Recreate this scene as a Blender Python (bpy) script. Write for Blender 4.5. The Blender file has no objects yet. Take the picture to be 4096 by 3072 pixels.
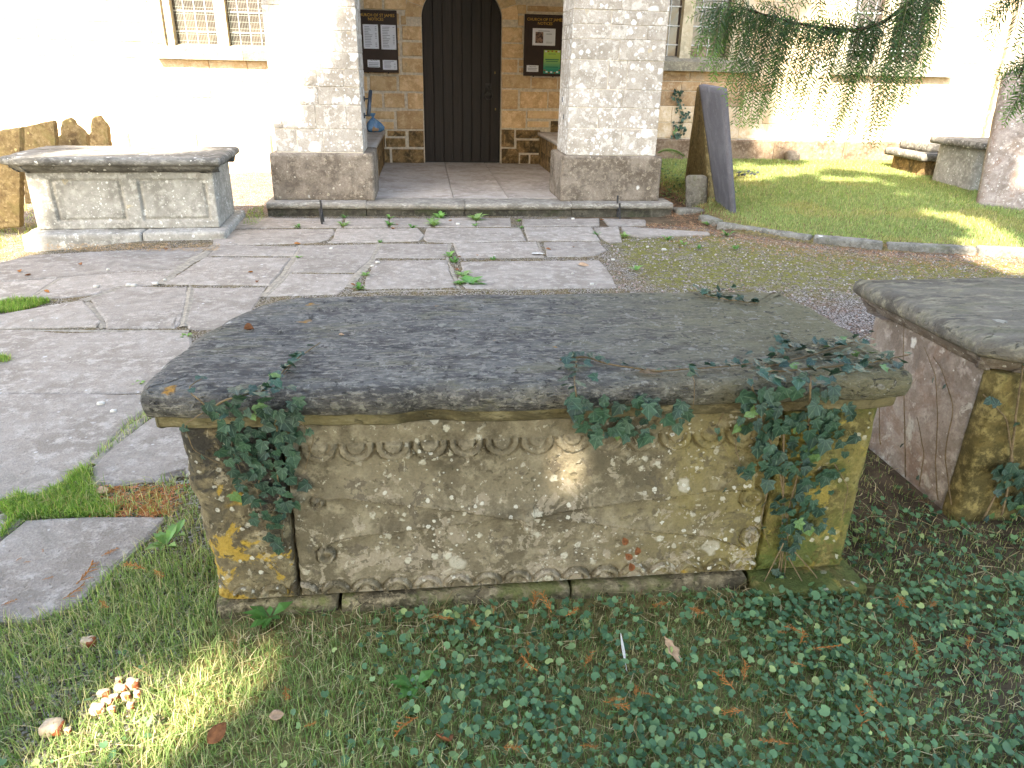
import bpy, math, random
import numpy as np
from mathutils import Vector, Matrix
R = math.radians
rng = np.random.default_rng(7)
random.seed(7)
sc = bpy.context.scene
col = sc.collection

# ------------------------------------------------------------------ camera
FPX, CX, CY = 2900.0, 2048.0, 1536.0
CAM = np.array([0.0, 0.0, 1.45])
_p, _y, _r = R(23.2), R(7.0), R(1.3)
_f = np.array([math.sin(_y) * math.cos(_p), math.cos(_y) * math.cos(_p), -math.sin(_p)])
_rt = np.array([math.cos(_y), -math.sin(_y), 0.0])
_up = np.cross(_rt, _f)
CR = _rt * math.cos(_r) + _up * math.sin(_r)
CU = _up * math.cos(_r) - _rt * math.sin(_r)
cd = bpy.data.cameras.new('camera')
cd.sensor_fit = 'HORIZONTAL'; cd.sensor_width = 36.0; cd.lens = FPX / 4096 * 36.0
cd.clip_start = 0.05; cd.clip_end = 800
cam = bpy.data.objects.new('camera', cd); col.objects.link(cam)
m = Matrix.Identity(4)
for i in range(3):
    m[i][0] = CR[i]; m[i][1] = CU[i]; m[i][2] = -_f[i]; m[i][3] = CAM[i]
cam.matrix_world = m
sc.camera = cam

def ray(x, y): return _f + CR * (x - CX) / FPX - CU * (y - CY) / FPX
def G(x, y, z=0.0):
    d = ray(x, y); return CAM + d * (z - CAM[2]) / d[2]
def WY(x, y, Y):
    d = ray(x, y); return CAM + d * Y / d[1]
def WX(x, y, X):
    d = ray(x, y); return CAM + d * X / d[0]
OV = 4096 / 2212.0
def GO(x, y, z=0.0): return G(x * OV, y * OV, z)
def WO(x, y, Y): return WY(x * OV, y * OV, Y)

# ------------------------------------------------------------------ light
SUN_EL, SUN_AZ = R(42), R(25)           # azimuth: to the left behind the camera
S = np.array([-math.sin(SUN_AZ) * math.cos(SUN_EL), -math.cos(SUN_AZ) * math.cos(SUN_EL), math.sin(SUN_EL)])
w = bpy.data.worlds.new('World'); sc.world = w; w.use_nodes = True
nt = w.node_tree
sky = nt.nodes.new('ShaderNodeTexSky'); sky.sky_type = 'NISHITA'; sky.sun_disc = False
sky.sun_elevation = SUN_EL; sky.sun_rotation = math.atan2(S[0], S[1])
sky.air_density = 1.0; sky.dust_density = 1.6; sky.ozone_density = 1.0
bg = nt.nodes['Background']; bg.inputs[1].default_value = 0.15
nt.links.new(sky.outputs[0], bg.inputs[0])
sl = bpy.data.lights.new('sun', 'SUN'); sl.energy = 4.2; sl.angle = R(0.53); sl.color = (1.0, 0.95, 0.88)
so = bpy.data.objects.new('sun', sl); col.objects.link(so)
so.rotation_euler = Vector(-S).to_track_quat('-Z', 'Y').to_euler()
so.location = (-10, -20, 25)
vs = sc.view_settings
vs.view_transform = 'Standard'; vs.look = 'None'; vs.gamma = 1.0; vs.use_curve_mapping = False
vs.exposure = 3.0
vs.use_white_balance = True; vs.white_balance_temperature = 7300; vs.white_balance_tint = 10
sc.cycles.use_denoising = True
try:
    sc.cycles.denoiser = 'OPENIMAGEDENOISE'; sc.cycles.denoising_prefilter = 'NONE'
except Exception: pass
sc.cycles.max_bounces = 5; sc.cycles.diffuse_bounces = 3; sc.cycles.transparent_max_bounces = 8
sc.cycles.use_adaptive_sampling = True; sc.cycles.adaptive_threshold = 0.012

# ------------------------------------------------------------------ helpers
def lin(h):
    c = [int(h[i:i + 2], 16) / 255 for i in (0, 2, 4)]
    return tuple((v / 12.92 if v <= .04045 else ((v + .055) / 1.055) ** 2.4) for v in c) + (1.0,)

def _hash(ix, iy, iz, seed):
    n = (ix.astype(np.uint32) * np.uint32(374761393) + iy.astype(np.uint32) * np.uint32(668265263)
         + iz.astype(np.uint32) * np.uint32(2246822519) + np.uint32((seed * 3266489917) & 0xffffffff))
    n = (n ^ (n >> np.uint32(13))) * np.uint32(1274126177)
    n = n ^ (n >> np.uint32(16))
    return (n & np.uint32(0xffffff)).astype(np.float64) / 0xffffff

def vnoise(p, seed=0):
    p = np.asarray(p, float); i = np.floor(p).astype(np.int64); f = p - i
    u = f * f * (3 - 2 * f); out = 0
    for dx in (0, 1):
        for dy in (0, 1):
            for dz in (0, 1):
                wgt = (u[:, 0] if dx else 1 - u[:, 0]) * (u[:, 1] if dy else 1 - u[:, 1]) * (u[:, 2] if dz else 1 - u[:, 2])
                out = out + wgt * _hash(i[:, 0] + dx, i[:, 1] + dy, i[:, 2] + dz, seed)
    return out * 2 - 1

def fbm(p, scale=1.0, octv=4, seed=0, gain=.5):
    p = np.atleast_2d(np.asarray(p, float)) * scale; a = 1.0; s = 0.0; t = 0.0
    for o in range(octv):
        s = s + a * vnoise(p, seed + o * 17); t += a; a *= gain; p = p * 2.03
    return s / t

def fb2(x, y, scale=1.0, octv=4, seed=0):
    return fbm(np.stack([np.ravel(x), np.ravel(y), np.zeros(np.size(x))], 1), scale, octv, seed)

def sstep(a, b, x):
    t = np.clip((np.asarray(x, float) - a) / (b - a), 0, 1); return t * t * (3 - 2 * t)

def link(o, parent=None):
    col.objects.link(o)
    if parent is not None: o.parent = parent
    return o

def origin(t):
    return np.array(t.matrix_world.translation) if t is not None else np.zeros(3)

ORG = {}
def thing(name, label, cat, loc, group=None):
    o = bpy.data.objects.new(name, None); o.empty_display_size = .1
    o.location = loc; col.objects.link(o)
    o['label'] = label; o['category'] = cat
    if group: o['group'] = group
    ORG[o.name] = np.array(loc, float)
    return o

def org(o):
    a = np.zeros(3)
    while o is not None:
        if o.name in ORG: a = a + ORG[o.name]
        o = o.parent
    return a

def meshdata(name, v, f, smooth=False, colors=None):
    v = np.asarray(v, float)
    me = bpy.data.meshes.new(name)
    if isinstance(f, np.ndarray):
        n, k = f.shape
        me.vertices.add(len(v)); me.vertices.foreach_set('co', v.astype(np.float32).ravel())
        me.loops.add(n * k); me.loops.foreach_set('vertex_index', f.astype(np.int32).ravel())
        me.polygons.add(n); me.polygons.foreach_set('loop_start', np.arange(0, n * k, k, dtype=np.int32))
        try: me.polygons.foreach_set('loop_total', np.full(n, k, dtype=np.int32))
        except Exception: pass
        me.update(calc_edges=True); me.validate()
    else:
        me.from_pydata([tuple(p) for p in v], [], [tuple(q) for q in f]); me.update()
    if smooth: me.polygons.foreach_set('use_smooth', np.ones(len(me.polygons), dtype=bool))
    if colors is not None:
        a = me.color_attributes.new('Col', 'FLOAT_COLOR', 'POINT')
        a.data.foreach_set('color', np.asarray(colors, np.float32).ravel())
    return me

def obj(name, v, f, mat, parent=None, smooth=False, colors=None, center=False):
    """verts in world space; a top-level mesh gets its origin at its base centre, a part keeps its thing's"""
    v = np.asarray(v, float)
    if parent is None:
        c = np.array([v[:, 0].mean(), v[:, 1].mean(), v[:, 2].min()])
    else:
        c = org(parent)
    me = meshdata(name, v - c, f, smooth, colors)
    me.materials.append(mat)
    o = bpy.data.objects.new(name, me)
    if parent is None:
        o.location = c; ORG_set = True
    link(o, parent)
    if parent is None: ORG[o.name] = c
    return o

def tag(o, label=None, cat=None, group=None, kind=None):
    if label: o['label'] = label
    if cat: o['category'] = cat
    if group: o['group'] = group
    if kind: o['kind'] = kind
    return o

def bbox_verts(x0, x1, y0, y1, z0, z1, b=.006, jit=0.0):
    """chamfered box, 24 verts / 44 tris"""
    V = []; idx = {}
    for sx in (0, 1):
        for sy in (0, 1):
            for sz in (0, 1):
                for ax in range(3):
                    p = [(x0, x1)[sx], (y0, y1)[sy], (z0, z1)[sz]]
                    sg = [(1, -1)[sx], (1, -1)[sy], (1, -1)[sz]]
                    for k in range(3):
                        if k != ax: p[k] += sg[k] * b
                    idx[(sx, sy, sz, ax)] = len(V); V.append(p)
    V = np.array(V)
    if jit: V = V + rng.uniform(-jit, jit, V.shape)
    F = []
    for ax in range(3):
        o1, o2 = [k for k in range(3) if k != ax]
        for s in (0, 1):
            c = []
            for a, bb in ((0, 0), (1, 0), (1, 1), (0, 1)):
                t = [0, 0, 0]; t[ax] = s; t[o1] = a; t[o2] = bb; c.append(idx[(*t, ax)])
            F.append(c)
    for ax in range(3):       # edges along ax
        o1, o2 = [k for k in range(3) if k != ax]
        for a in (0, 1):
            for bb in (0, 1):
                t0 = [0, 0, 0]; t0[o1] = a; t0[o2] = bb; t1 = list(t0); t1[ax] = 1
                F.append([idx[(*t0, o1)], idx[(*t1, o1)], idx[(*t1, o2)], idx[(*t0, o2)]])
    for sx in (0, 1):
        for sy in (0, 1):
            for sz in (0, 1): F.append([idx[(sx, sy, sz, k)] for k in range(3)])
    # orient outward
    c0 = V.mean(0); out = []
    for f in F:
        p = V[f]; n = np.cross(p[1] - p[0], p[2] - p[0])
        out.append(f if np.dot(n, p.mean(0) - c0) > 0 else f[::-1])
    return V, out

def box(name, x0, x1, y0, y1, z0, z1, mat, parent=None, b=.006, jit=0.0):
    V, F = bbox_verts(x0, x1, y0, y1, z0, z1, b, jit)
    return obj(name, V, F, mat, parent)

def grid_faces(nu, nv):
    i = np.arange(nu - 1)[:, None] * nv + np.arange(nv - 1)[None, :]
    return np.stack([i, i + nv, i + nv + 1, i + 1], -1).reshape(-1, 4)

def rough_box(x0, x1, y0, y1, z0, z1, res=.02, r=.01, amp=.004, scale=12, seed=0, skip=(), fn=None, taper=None):
    """subdivided box with rounded edges and noise relief; skip: faces left out ('x0','z1'...)"""
    lo = np.array([x0, y0, z0], float); hi = np.array([x1, y1, z1], float); n = np.maximum(2, np.ceil((hi - lo) / res).astype(int) + 1)
    VS, FS, off = [], [], 0
    for ax in range(3):
        o1, o2 = [(1, 2), (2, 0), (0, 1)][ax]
        for s in (0, 1):
            if 'xyz'[ax] + '01'[s] in skip: continue
            a = np.linspace(lo[o1], hi[o1], n[o1]); bb = np.linspace(lo[o2], hi[o2], n[o2])
            A, B = np.meshgrid(a, bb, indexing='ij')
            P = np.zeros((A.size, 3)); P[:, o1] = A.ravel(); P[:, o2] = B.ravel(); P[:, ax] = (lo, hi)[s][ax]
            F = grid_faces(n[o1], n[o2])
            if s == 0: F = F[:, ::-1]
            VS.append(P); FS.append(F + off); off += len(P)
    V = np.concatenate(VS); F = np.concatenate(FS)
    key = np.round(V * 20000).astype(np.int64)
    _, first, inv = np.unique(key, axis=0, return_index=True, return_inverse=True)
    V = V[first]; F = inv.ravel()[F]
    q = np.clip(V, lo + r, hi - r); d = V - q; L = np.linalg.norm(d, axis=1, keepdims=True)
    nrm = d / np.maximum(L, 1e-9)
    V2 = q + nrm * np.minimum(L, r)
    V2 = V2 + nrm * (fbm(V, scale, 4, seed)[:, None] * amp)
    if fn is not None: V2 = fn(V2, nrm)
    return V2, F

def rbox(name, *a, mat=None, parent=None, smooth=True, **k):
    V, F = rough_box(*a, **k)
    return obj(name, V, F, mat, parent, smooth=smooth)

def tube(pts, rad, n=6, cap=True):
    pts = np.asarray(pts, float); k = len(pts)
    rad = np.broadcast_to(np.asarray(rad, float), (k,))
    t = np.gradient(pts, axis=0); t /= np.linalg.norm(t, axis=1, keepdims=True) + 1e-9
    ref = np.array([0.0, 0, 1]) if abs(t[0][2]) < .9 else np.array([1.0, 0, 0])
    V = []
    a = np.linspace(0, 2 * math.pi, n, endpoint=False)
    for i in range(k):
        u = np.cross(t[i], ref); u /= np.linalg.norm(u) + 1e-9; v = np.cross(t[i], u)
        ref = np.cross(u, t[i])
        V.append(pts[i] + rad[i] * (np.cos(a)[:, None] * u + np.sin(a)[:, None] * v))
    V = np.concatenate(V); F = []
    for i in range(k - 1):
        for j in range(n):
            F.append([i * n + j, i * n + (j + 1) % n, (i + 1) * n + (j + 1) % n, (i + 1) * n + j])
    if cap: F += [list(range(n))[::-1], [(k - 1) * n + j for j in range(n)]]
    return V, F

def merge(parts):
    V = []; F = []; o = 0
    for v, f in parts:
        V.append(np.asarray(v, float)); F += [[int(i) + o for i in q] for q in f]; o += len(v)
    return np.concatenate(V), F

def pip(px, py, poly):
    px = np.asarray(px, float); py = np.asarray(py, float); inside = np.zeros(px.shape, bool); n = len(poly)
    for i in range(n):
        x1, y1 = poly[i][:2]; x2, y2 = poly[(i + 1) % n][:2]
        c = ((y1 > py) != (y2 > py)) & (px < (x2 - x1) * (py - y1) / (y2 - y1 + 1e-12) + x1)
        inside ^= c
    return inside

# ------------------------------------------------------------------ materials
class MB:
    def __init__(s, name, rough=.9, spec=.25):
        s.m = bpy.data.materials.new(name); s.m.use_nodes = True; s.nt = s.m.node_tree
        s.b = s.nt.nodes['Principled BSDF']; s.b.inputs['Roughness'].default_value = rough
        s.b.inputs['Specular IOR Level'].default_value = spec
        s._c = None
    def put(s, sock, v):
        if isinstance(v, bpy.types.NodeSocket): s.nt.links.new(v, sock)
        else: sock.default_value = v
    def node(s, t, **at):
        n = s.nt.nodes.new(t)
        for k, v in at.items(): setattr(n, k, v)
        return n
    def coord(s, rnd=True):
        if s._c is not None: return s._c
        tc = s.node('ShaderNodeTexCoord').outputs['Object']
        if rnd:
            oi = s.node('ShaderNodeObjectInfo')
            a = s.node('ShaderNodeVectorMath', operation='MULTIPLY')
            c = s.node('ShaderNodeCombineXYZ')
            for k in range(3): s.put(c.inputs[k], oi.outputs['Random'])
            s.put(a.inputs[0], c.outputs[0]); a.inputs[1].default_value = (37.0, 91.0, 53.0)
            b = s.node('ShaderNodeVectorMath', operation='ADD'); s.put(b.inputs[0], tc); s.put(b.inputs[1], a.outputs[0])
            tc = b.outputs[0]
        s._c = tc; return tc
    def rand(s): return s.node('ShaderNodeObjectInfo').outputs['Random']
    def attr(s, name='Col'): return s.node('ShaderNodeAttribute', attribute_name=name).outputs['Color']
    def scale(s, vec, v):
        a = s.node('ShaderNodeVectorMath', operation='MULTIPLY'); s.put(a.inputs[0], vec); a.inputs[1].default_value = v; return a.outputs[0]
    def noise(s, sc_, detail=4, rough=.6, dist=0.0, vec=None, col=False):
        n = s.node('ShaderNodeTexNoise'); s.put(n.inputs['Vector'], vec if vec is not None else s.coord())
        n.inputs['Scale'].default_value = sc_; n.inputs['Detail'].default_value = detail
        n.inputs['Roughness'].default_value = rough; n.inputs['Distortion'].default_value = dist
        return n.outputs['Color' if col else 'Fac']
    def ramp(s, f, a, b, lo=0.0, hi=1.0):
        n = s.node('ShaderNodeMapRange', interpolation_type='SMOOTHSTEP'); s.put(n.inputs[0], f)
        for i, v in zip((1, 2, 3, 4), (a, b, lo, hi)): s.put(n.inputs[i], v)
        return n.outputs[0]
    def math(s, op, a, b=0.0, clamp=False):
        n = s.node('ShaderNodeMath', operation=op, use_clamp=clamp); s.put(n.inputs[0], a); s.put(n.inputs[1], b); return n.outputs[0]
    def mix(s, f, a, b, mode='MIX'):
        n = s.node('ShaderNodeMix', data_type='RGBA', blend_type=mode); s.put(n.inputs[0], f); s.put(n.inputs[6], a); s.put(n.inputs[7], b); return n.outputs[2]
    def sep(s, v):
        n = s.node('ShaderNodeSeparateXYZ'); s.put(n.inputs[0], v); return n.outputs
    def spots(s, sc_, prob, r0, r1, wob=.55, soft=.10, ring=False, vec=None):
        vec = vec if vec is not None else s.coord()
        nz = s.noise(sc_ * 1.7, 2, .7, col=True, vec=vec)
        a = s.node('ShaderNodeVectorMath', operation='MULTIPLY_ADD'); s.put(a.inputs[0], nz)
        a.inputs[1].default_value = (wob / sc_,) * 3; s.put(a.inputs[2], vec)
        v = s.node('ShaderNodeTexVoronoi', feature='F1'); s.put(v.inputs['Vector'], a.outputs[0]); v.inputs['Scale'].default_value = sc_
        rg = s.node('ShaderNodeSeparateColor'); s.put(rg.inputs[0], v.outputs['Color'])
        g2 = s.math('MULTIPLY', rg.outputs[1], rg.outputs[1])
        rad = s.ramp(g2, 0, 1, r0, r1)
        d = v.outputs['Distance']
        mk = s.ramp(d, rad, s.math('SUBTRACT', rad, soft))
        if ring:
            inner = s.ramp(d, s.math('MULTIPLY', rad, .75), s.math('MULTIPLY', rad, .45))
            mk = s.math('SUBTRACT', mk, s.math('MULTIPLY', inner, .75), True)
        on = s.math('LESS_THAN', rg.outputs[0], prob)
        return s.math('MULTIPLY', mk, on)
    def bump(s, h, strength=.5, dist=.01, nrm=None):
        n = s.node('ShaderNodeBump'); n.inputs['Strength'].default_value = strength; n.inputs['Distance'].default_value = dist
        s.put(n.inputs['Height'], h)
        if nrm is not None: s.put(n.inputs['Normal'], nrm)
        return n.outputs[0]
    def done(s, colr, nrm=None, rough=None):
        s.put(s.b.inputs['Base Color'], colr)
        if nrm is not None: s.put(s.b.inputs['Normal'], nrm)
        if rough is not None: s.put(s.b.inputs['Roughness'], rough)
        return s.m

def stone(name, dark, mid, light, sc_=5, grain=90, spots=(), stain=None, bump=.5, bd=.006, stretch=None, algae=None, rnd=.12, pits=True, objrand=True, patch=(), gamt=.75, clust=True):
    k = MB(name, .92, .2)
    vec = k.coord(objrand)
    v2 = k.scale(vec, stretch) if stretch else vec
    big = k.noise(sc_, 4, .65, .3, vec=v2); fine = k.noise(grain, 3, .75, vec=v2); med = k.noise(sc_ * 5, 4, .7, vec=v2)
    c = k.mix(k.ramp(big, .36, .62), lin(dark), lin(mid))
    c = k.mix(k.ramp(med, .46, .68), c, lin(light))
    if algae:
        ac, a0, a1, axis = algae
        x = k.sep(vec if not objrand else k.node('ShaderNodeTexCoord').outputs['Object'])[axis]
        f = k.math('MULTIPLY', k.ramp(k.math('ADD', x, k.math('MULTIPLY', k.math('SUBTRACT', big, .5), 1.2)), a0, a1), .75)
        c = k.mix(f, c, lin(ac))
    if stain:
        scol, ssc, s0, s1, sf = stain
        c = k.mix(k.math('MULTIPLY', k.ramp(k.noise(ssc, 5, .72, .6, vec=v2), s0, s1), sf), c, lin(scol))
    for (psc, thr, soft, hexc, amt, *zb) in patch:
        pn = k.noise(psc, 5, .68, .4)
        if zb: pn = k.math('ADD', pn, k.math('MULTIPLY', k.math('SUBTRACT', k.sep(vec)[2], zb[1]), zb[0]))
        c = k.mix(k.math('MULTIPLY', k.ramp(pn, thr, thr + soft), amt), c, lin(hexc))
    c = k.mix(gamt, c, k.mix(fine, (.22, .22, .22, 1), (.78, .78, .78, 1)), 'OVERLAY')
    hgt = k.math('ADD', k.math('MULTIPLY', fine, .6), k.math('MULTIPLY', med, 1.2))
    if pits:
        pt = k.ramp(k.noise(grain * .4, 2, .6, vec=v2), .37, .30)
        c = k.mix(k.math('MULTIPLY', pt, .6), c, lin(dark)); hgt = k.math('SUBTRACT', hgt, k.math('MULTIPLY', pt, .8))
    cl = k.ramp(k.noise(sc_ * .9 + 1, 2, .5), .40, .56) if (spots and clust) else None
    for (ssc, prob, r0, r1, hexc, ring) in spots:
        sp = k.spots(ssc, prob, r0, r1, ring=ring)
        sp = k.math('MULTIPLY', sp, k.ramp(fine, .3, .5, .45, 1.0))
        if cl is not None and ssc > 8: sp = k.math('MULTIPLY', sp, cl)
        c = k.mix(sp, c, lin(hexc)); hgt = k.math('ADD', hgt, k.math('MULTIPLY', sp, .3))
    if rnd:
        c = k.mix(1.0, c, k.mix(k.rand(), (1 - rnd,) * 3 + (1,), (1 + rnd,) * 3 + (1,)), 'MULTIPLY')
    return k.done(c, k.bump(hgt, min(1, bump * 1.5), bd * 1.6))

def plain(name, hexc, rough=.8, spec=.3, var=.15, sc_=20, bump=0, metal=0):
    k = MB(name, rough, spec); n = k.noise(sc_, 4, .6)
    c = lin(hexc)
    a = tuple(v * (1 - var) for v in c[:3]) + (1,); b = tuple(min(1, v * (1 + var)) for v in c[:3]) + (1,)
    k.b.inputs['Metallic'].default_value = metal
    return k.done(k.mix(k.ramp(n, .3, .7), a, b), k.bump(n, bump, .004) if bump else None)

def leafmat(name, trans=.3, rough=.55, spec=.3, bump=True):
    k = MB(name, rough, spec)
    c = k.attr()
    tr = k.node('ShaderNodeBsdfTranslucent'); k.put(tr.inputs[0], k.mix(1.0, c, (1.1, 1.25, .6, 1), 'MULTIPLY'))
    mx = k.node('ShaderNodeMixShader'); mx.inputs[0].default_value = trans
    k.put(k.b.inputs['Base Color'], c)
    k.nt.links.new(k.b.outputs[0], mx.inputs[1]); k.nt.links.new(tr.outputs[0], mx.inputs[2])
    k.nt.links.new(mx.outputs[0], k.nt.nodes['Material Output'].inputs[0])
    return k.m

M = {}
M['tomb'] = stone('tomb_sandstone', '575040', '736a57', '837a66', 4, 120,
    spots=((9, .20, .08, .32, 'a09b8b', False), (24, .42, .15, .5, 'aaa696', False), (60, .4, .15, .5, 'b4b1a4', False), (6, .06, .1, .34, 'a98e40', False), (16, .12, .15, .42, 'a8a592', True)),
    stain=('474033', 5, .5, .66, .7), algae=('716629', .12, .95, 0), bump=.4, objrand=False, rnd=0,
    patch=((9, .555, .02, '8d8372', .7, -.30, .2), (17, .585, .02, '958c7b', .65, -.25, .2), (13, .60, .03, '48423a', .55), (26, .63, .02, 'aaa594', .6)))
M['tomb_corner'] = stone('tomb_corner_stone', '4a4234', '72674f', '857a60', 5, 120,
    spots=((5, .45, .15, .5, 'b08d2c', False), (11, .45, .15, .5, 'a98c38', False), (30, .4, .15, .45, 'a5a090', False), (55, .3, .15, .45, 'b0ac9e', False)),
    stain=('3a362e', 5, .5, .62, .7), bump=.65, objrand=False, rnd=0, patch=((7, .55, .03, 'a58733', .7, -.3, .2), (16, .58, .02, '9c937e', .6), (6, .50, .06, '302e2b', .85, .7, .42)))
M['tomb_corner_green'] = stone('tomb_corner_algae_stone', '57502f', '776c3e', '887d50', 5, 120,
    spots=((40, .3, .15, .45, 'a5a28e', False),), stain=('4d5526', 4, .46, .64, .75), bump=.5, objrand=False, rnd=0, patch=((9, .57, .03, '91813f', .6), (14, .60, .02, '454029', .6), (7, .52, .05, '48562a', .7, -.8, .12)))
M['slab'] = stone('slab_gritstone', '4c4a48', '6a6864', '8d897f', 12, 130,
    spots=((6, .06, .08, .24, 'ab8537', True), (12, .12, .1, .32, 'a57c40', False), (9, .07, .1, .36, 'd0cec8', False), (28, .3, .15, .45, '8d8b80', False)),
    stain=('77735c', 9, .52, .66, .5), stretch=(.5, 1.3, 1.3), algae=('726d50', -.1, 1.0, 0), bump=1.0, bd=.011, objrand=False, rnd=0,
    patch=((34, .59, .03, '302f2e', .7), (17, .60, .03, '98948a', .5), (60, .62, .02, 'a5a299', .5)), gamt=.95)
M['moulding'] = stone('slab_moulding', '4d4735', '6c6449', '7f765c', 5, 110,
    spots=((8, .3, .12, .45, 'b5b19c', False),), stain=('3f3826', 7, .48, .6, .8), stretch=(.5, 1, 1), bump=.4, objrand=False, rnd=0)
M['base'] = stone('base_stone', '4a4232', '85775c', '97896d', 6, 100, stain=('4f5a25', 6, .45, .62, .7), bump=.6)
M['ltomb'] = stone('grey_limestone', '7f7c74', '9c9991', 'adaaa1', 4, 90,
    spots=((9, .3, .1, .35, 'c9c8c0', False), (26, .4, .15, .45, 'd0d0ca', False), (6, .15, .08, .22, 'b0a07c', True), (60, .3, .15, .45, 'd2d2cc', False)),
    stain=('6c6a62', 4, .5, .7, .4), gamt=.4, bump=.2, objrand=False, rnd=0)
M['lslab'] = stone('grey_slab', '55524c', '76736c', '908d85', 5, 90,
    spots=((9, .3, .15, .45, 'c6c4ba', False), (30, .3, .15, .4, 'c2c0b6', False)), stain=('3a372f', 6, .5, .66, .6), stretch=(.5, 1, 1), bump=.4, objrand=False, rnd=0)
M['t2'] = stone('pink_sandstone', '6f645a', '8c8278', '9d948a', 3.2, 110,
    spots=((10, .3, .1, .32, 'c3c0b6', False), (22, .3, .12, .36, 'bdbab0', False), (55, .25, .15, .4, 'c0bdb3', False)),
    stain=('765f50', 3, .5, .66, .7), bump=.3, objrand=False, rnd=0, clust=False, patch=((12, .61, .05, 'b8b4a8', .6), (6, .55, .08, 'aeaa9e', .7, -.5, .12)))
M['t2green'] = stone('mossy_sandstone', '463f24', '71633a', '83764c', 4, 110, spots=((12, .12, .1, .3, 'b2af9f', False),),
    stain=('3e4520', 4, .48, .66, .6), bump=.4, objrand=False, rnd=0)
M['t2slab'] = stone('brown_grey_slab', '544f46', '736d62', '89836f', 5, 120, spots=((12, .12, .1, .3, '97958a', False), (5, .07, .1, .25, 'b3b1a6', False)),
    stain=('55553a', 5, .5, .7, .5), stretch=(.4, 1.2, 1), bump=.8, bd=.007, objrand=False, rnd=0)
M['pier'] = stone('pier_limestone', '989084', 'aba398', 'b6afa5', 3, 80,
    spots=((6, .5, .1, .5, 'd6d5d0', False), (14, .6, .15, .55, 'd8d7d2', False), (34, .6, .15, .5, 'd6d5d0', False), (10, .14, .1, .3, 'b9a98a', True)),
    stain=('80776b', 2.5, .52, .7, .5), bump=.35, patch=((9, .53, .06, 'cdc9c1', .65), (20, .62, .03, '8a8175', .4)), clust=False, rnd=.07)
M['plinth'] = stone('plinth_stone', '62584c', '857a6d', '938878', 4, 80,
    spots=((12, .18, .1, .32, 'bdb296', True), (28, .3, .12, .4, 'b6ae9c', False), (9, .1, .1, .35, 'cfcdc4', False)),
    stain=('544b40', 3, .5, .66, .5), bump=.4, rnd=.05)
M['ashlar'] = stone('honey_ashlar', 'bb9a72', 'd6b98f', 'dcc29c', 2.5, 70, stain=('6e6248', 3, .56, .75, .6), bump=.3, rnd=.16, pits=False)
M['ashlar_dark'] = stone('dark_ashlar', '6d5a3e', '9c7f56', 'ac9068', 4, 70, stain=('3f3a2c', 6, .45, .62, .8), bump=.7, bd=.01, rnd=.15)  # darker ashlar for low door stones, bench fronts and the low tomb
M['wallstone'] = stone('wall_stone', 'b29a78', 'c4b196', 'cdbda6', 2.5, 70, stain=('a3957e', 3, .5, .7, .6), bump=.3, rnd=.12, spots=((20, .15, .1, .35, 'c4bba8', False),))
M['wallbase'] = stone('wall_base_stone', '5d4c3c', '7d6b58', '8a7a68', 4, 70, stain=('4b5228', 4, .55, .7, .5), bump=.5, spots=((12, .12, .1, .32, 'b5a88f', False),))
M['wallbrown'] = stone('brown_wall_stone', '8a6f52', 'a58a6a', 'b09a7d', 2.5, 70, stain=('8d8372', 3, .5, .7, .6), bump=.3, rnd=.16)
M['riser'] = stone('stained_shaded_riser_stone', '35322b', '4c483e', '5f5b4f', 5, 80, stain=('3a4026', 4, .5, .66, .6), bump=.4)  # dark colour holds dirt and also the shade below the nosing
M['mortar'] = plain('lime_mortar', 'cabfac', .95, .1, .18, 30, .4)
M['mortar_d'] = plain('grey_mortar', '8d8577', .95, .1, .25, 30, .4)
M['frame'] = stone('window_dressing', '9a9078', 'b5ab93', 'bdb49e', 3, 80, stain=('7d7a6a', 4, .55, .72, .6), bump=.2, pits=False)
M['sill'] = stone('sill_stone', '6c685c', '86806f', '97917f', 4, 80, stain=('4b4a42', 4, .5, .68, .6), bump=.3)
M['flag'] = stone('flagstone', '80776c', '958c81', 'a29a8f', 3, 120,
    spots=((22, .10, .1, .32, 'b9b6b0', False), (50, .14, .12, .4, 'b3afa8', False)), stain=('6c665c', 3, .5, .7, .55), bump=.45, bd=.005, rnd=.1)
M['porchfloor'] = stone('porch_flagstone', '928a80', 'a8a198', 'b2aba3', 2.5, 90, stain=('857a70', 3, .5, .7, .5), bump=.25, rnd=.1, pits=False)
M['step'] = stone('step_stone', '6f695f', '8b857a', 'a19c90', 4, 80, stain=('4c4a40', 4, .5, .66, .6), bump=.4, stretch=(.5, 1, 1))
M['headstone'] = stone('ochre_headstone', '675439', '8a7550', '9b8761', 5, 70, spots=((25, .25, .12, .4, 'b8a571', False),), stain=('5c5a2c', 5, .5, .7, .5), bump=.4)
M['headgreen'] = stone('algae_headstone', '4a4028', '6d6040', '7f7250', 5, 80, spots=((25, .2, .12, .35, '9f987e', False),), stain=('3c3a20', 5, .5, .7, .5), bump=.5)
M['slate'] = stone('blue_slate', '504e52', '5f5d61', '6a686b', 1.6, 150, spots=((12, .1, .04, .12, 'a9a8a4', False),), bump=.15, pits=False, stretch=(1, 1, .5), rnd=0)
M['kerb'] = stone('kerb_stone', '55524a', '77746b', '88857b', 5, 90, spots=((10, .1, .1, .4, 'c9c8c0', False),), stain=('5a5d33', 4, .52, .7, .5), bump=.5)
M['iron'] = plain('wrought_iron', '3a3837', .6, .4, .3, 40, .3, .3)
M['lead'] = plain('window_lead', 'a7aaa8', .6, .4, .15, 30, .1)
M['mesh'] = plain('guard_wire', '8b8f85', .5, .5, .1, 30, 0, .3)
M['board'] = plain('board_paint', '2b1a14', .45, .4, .2, 12, .15)
M['gold'] = plain('gold_lettering', 'c79a3a', .5, .4, .1, 30)
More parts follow.
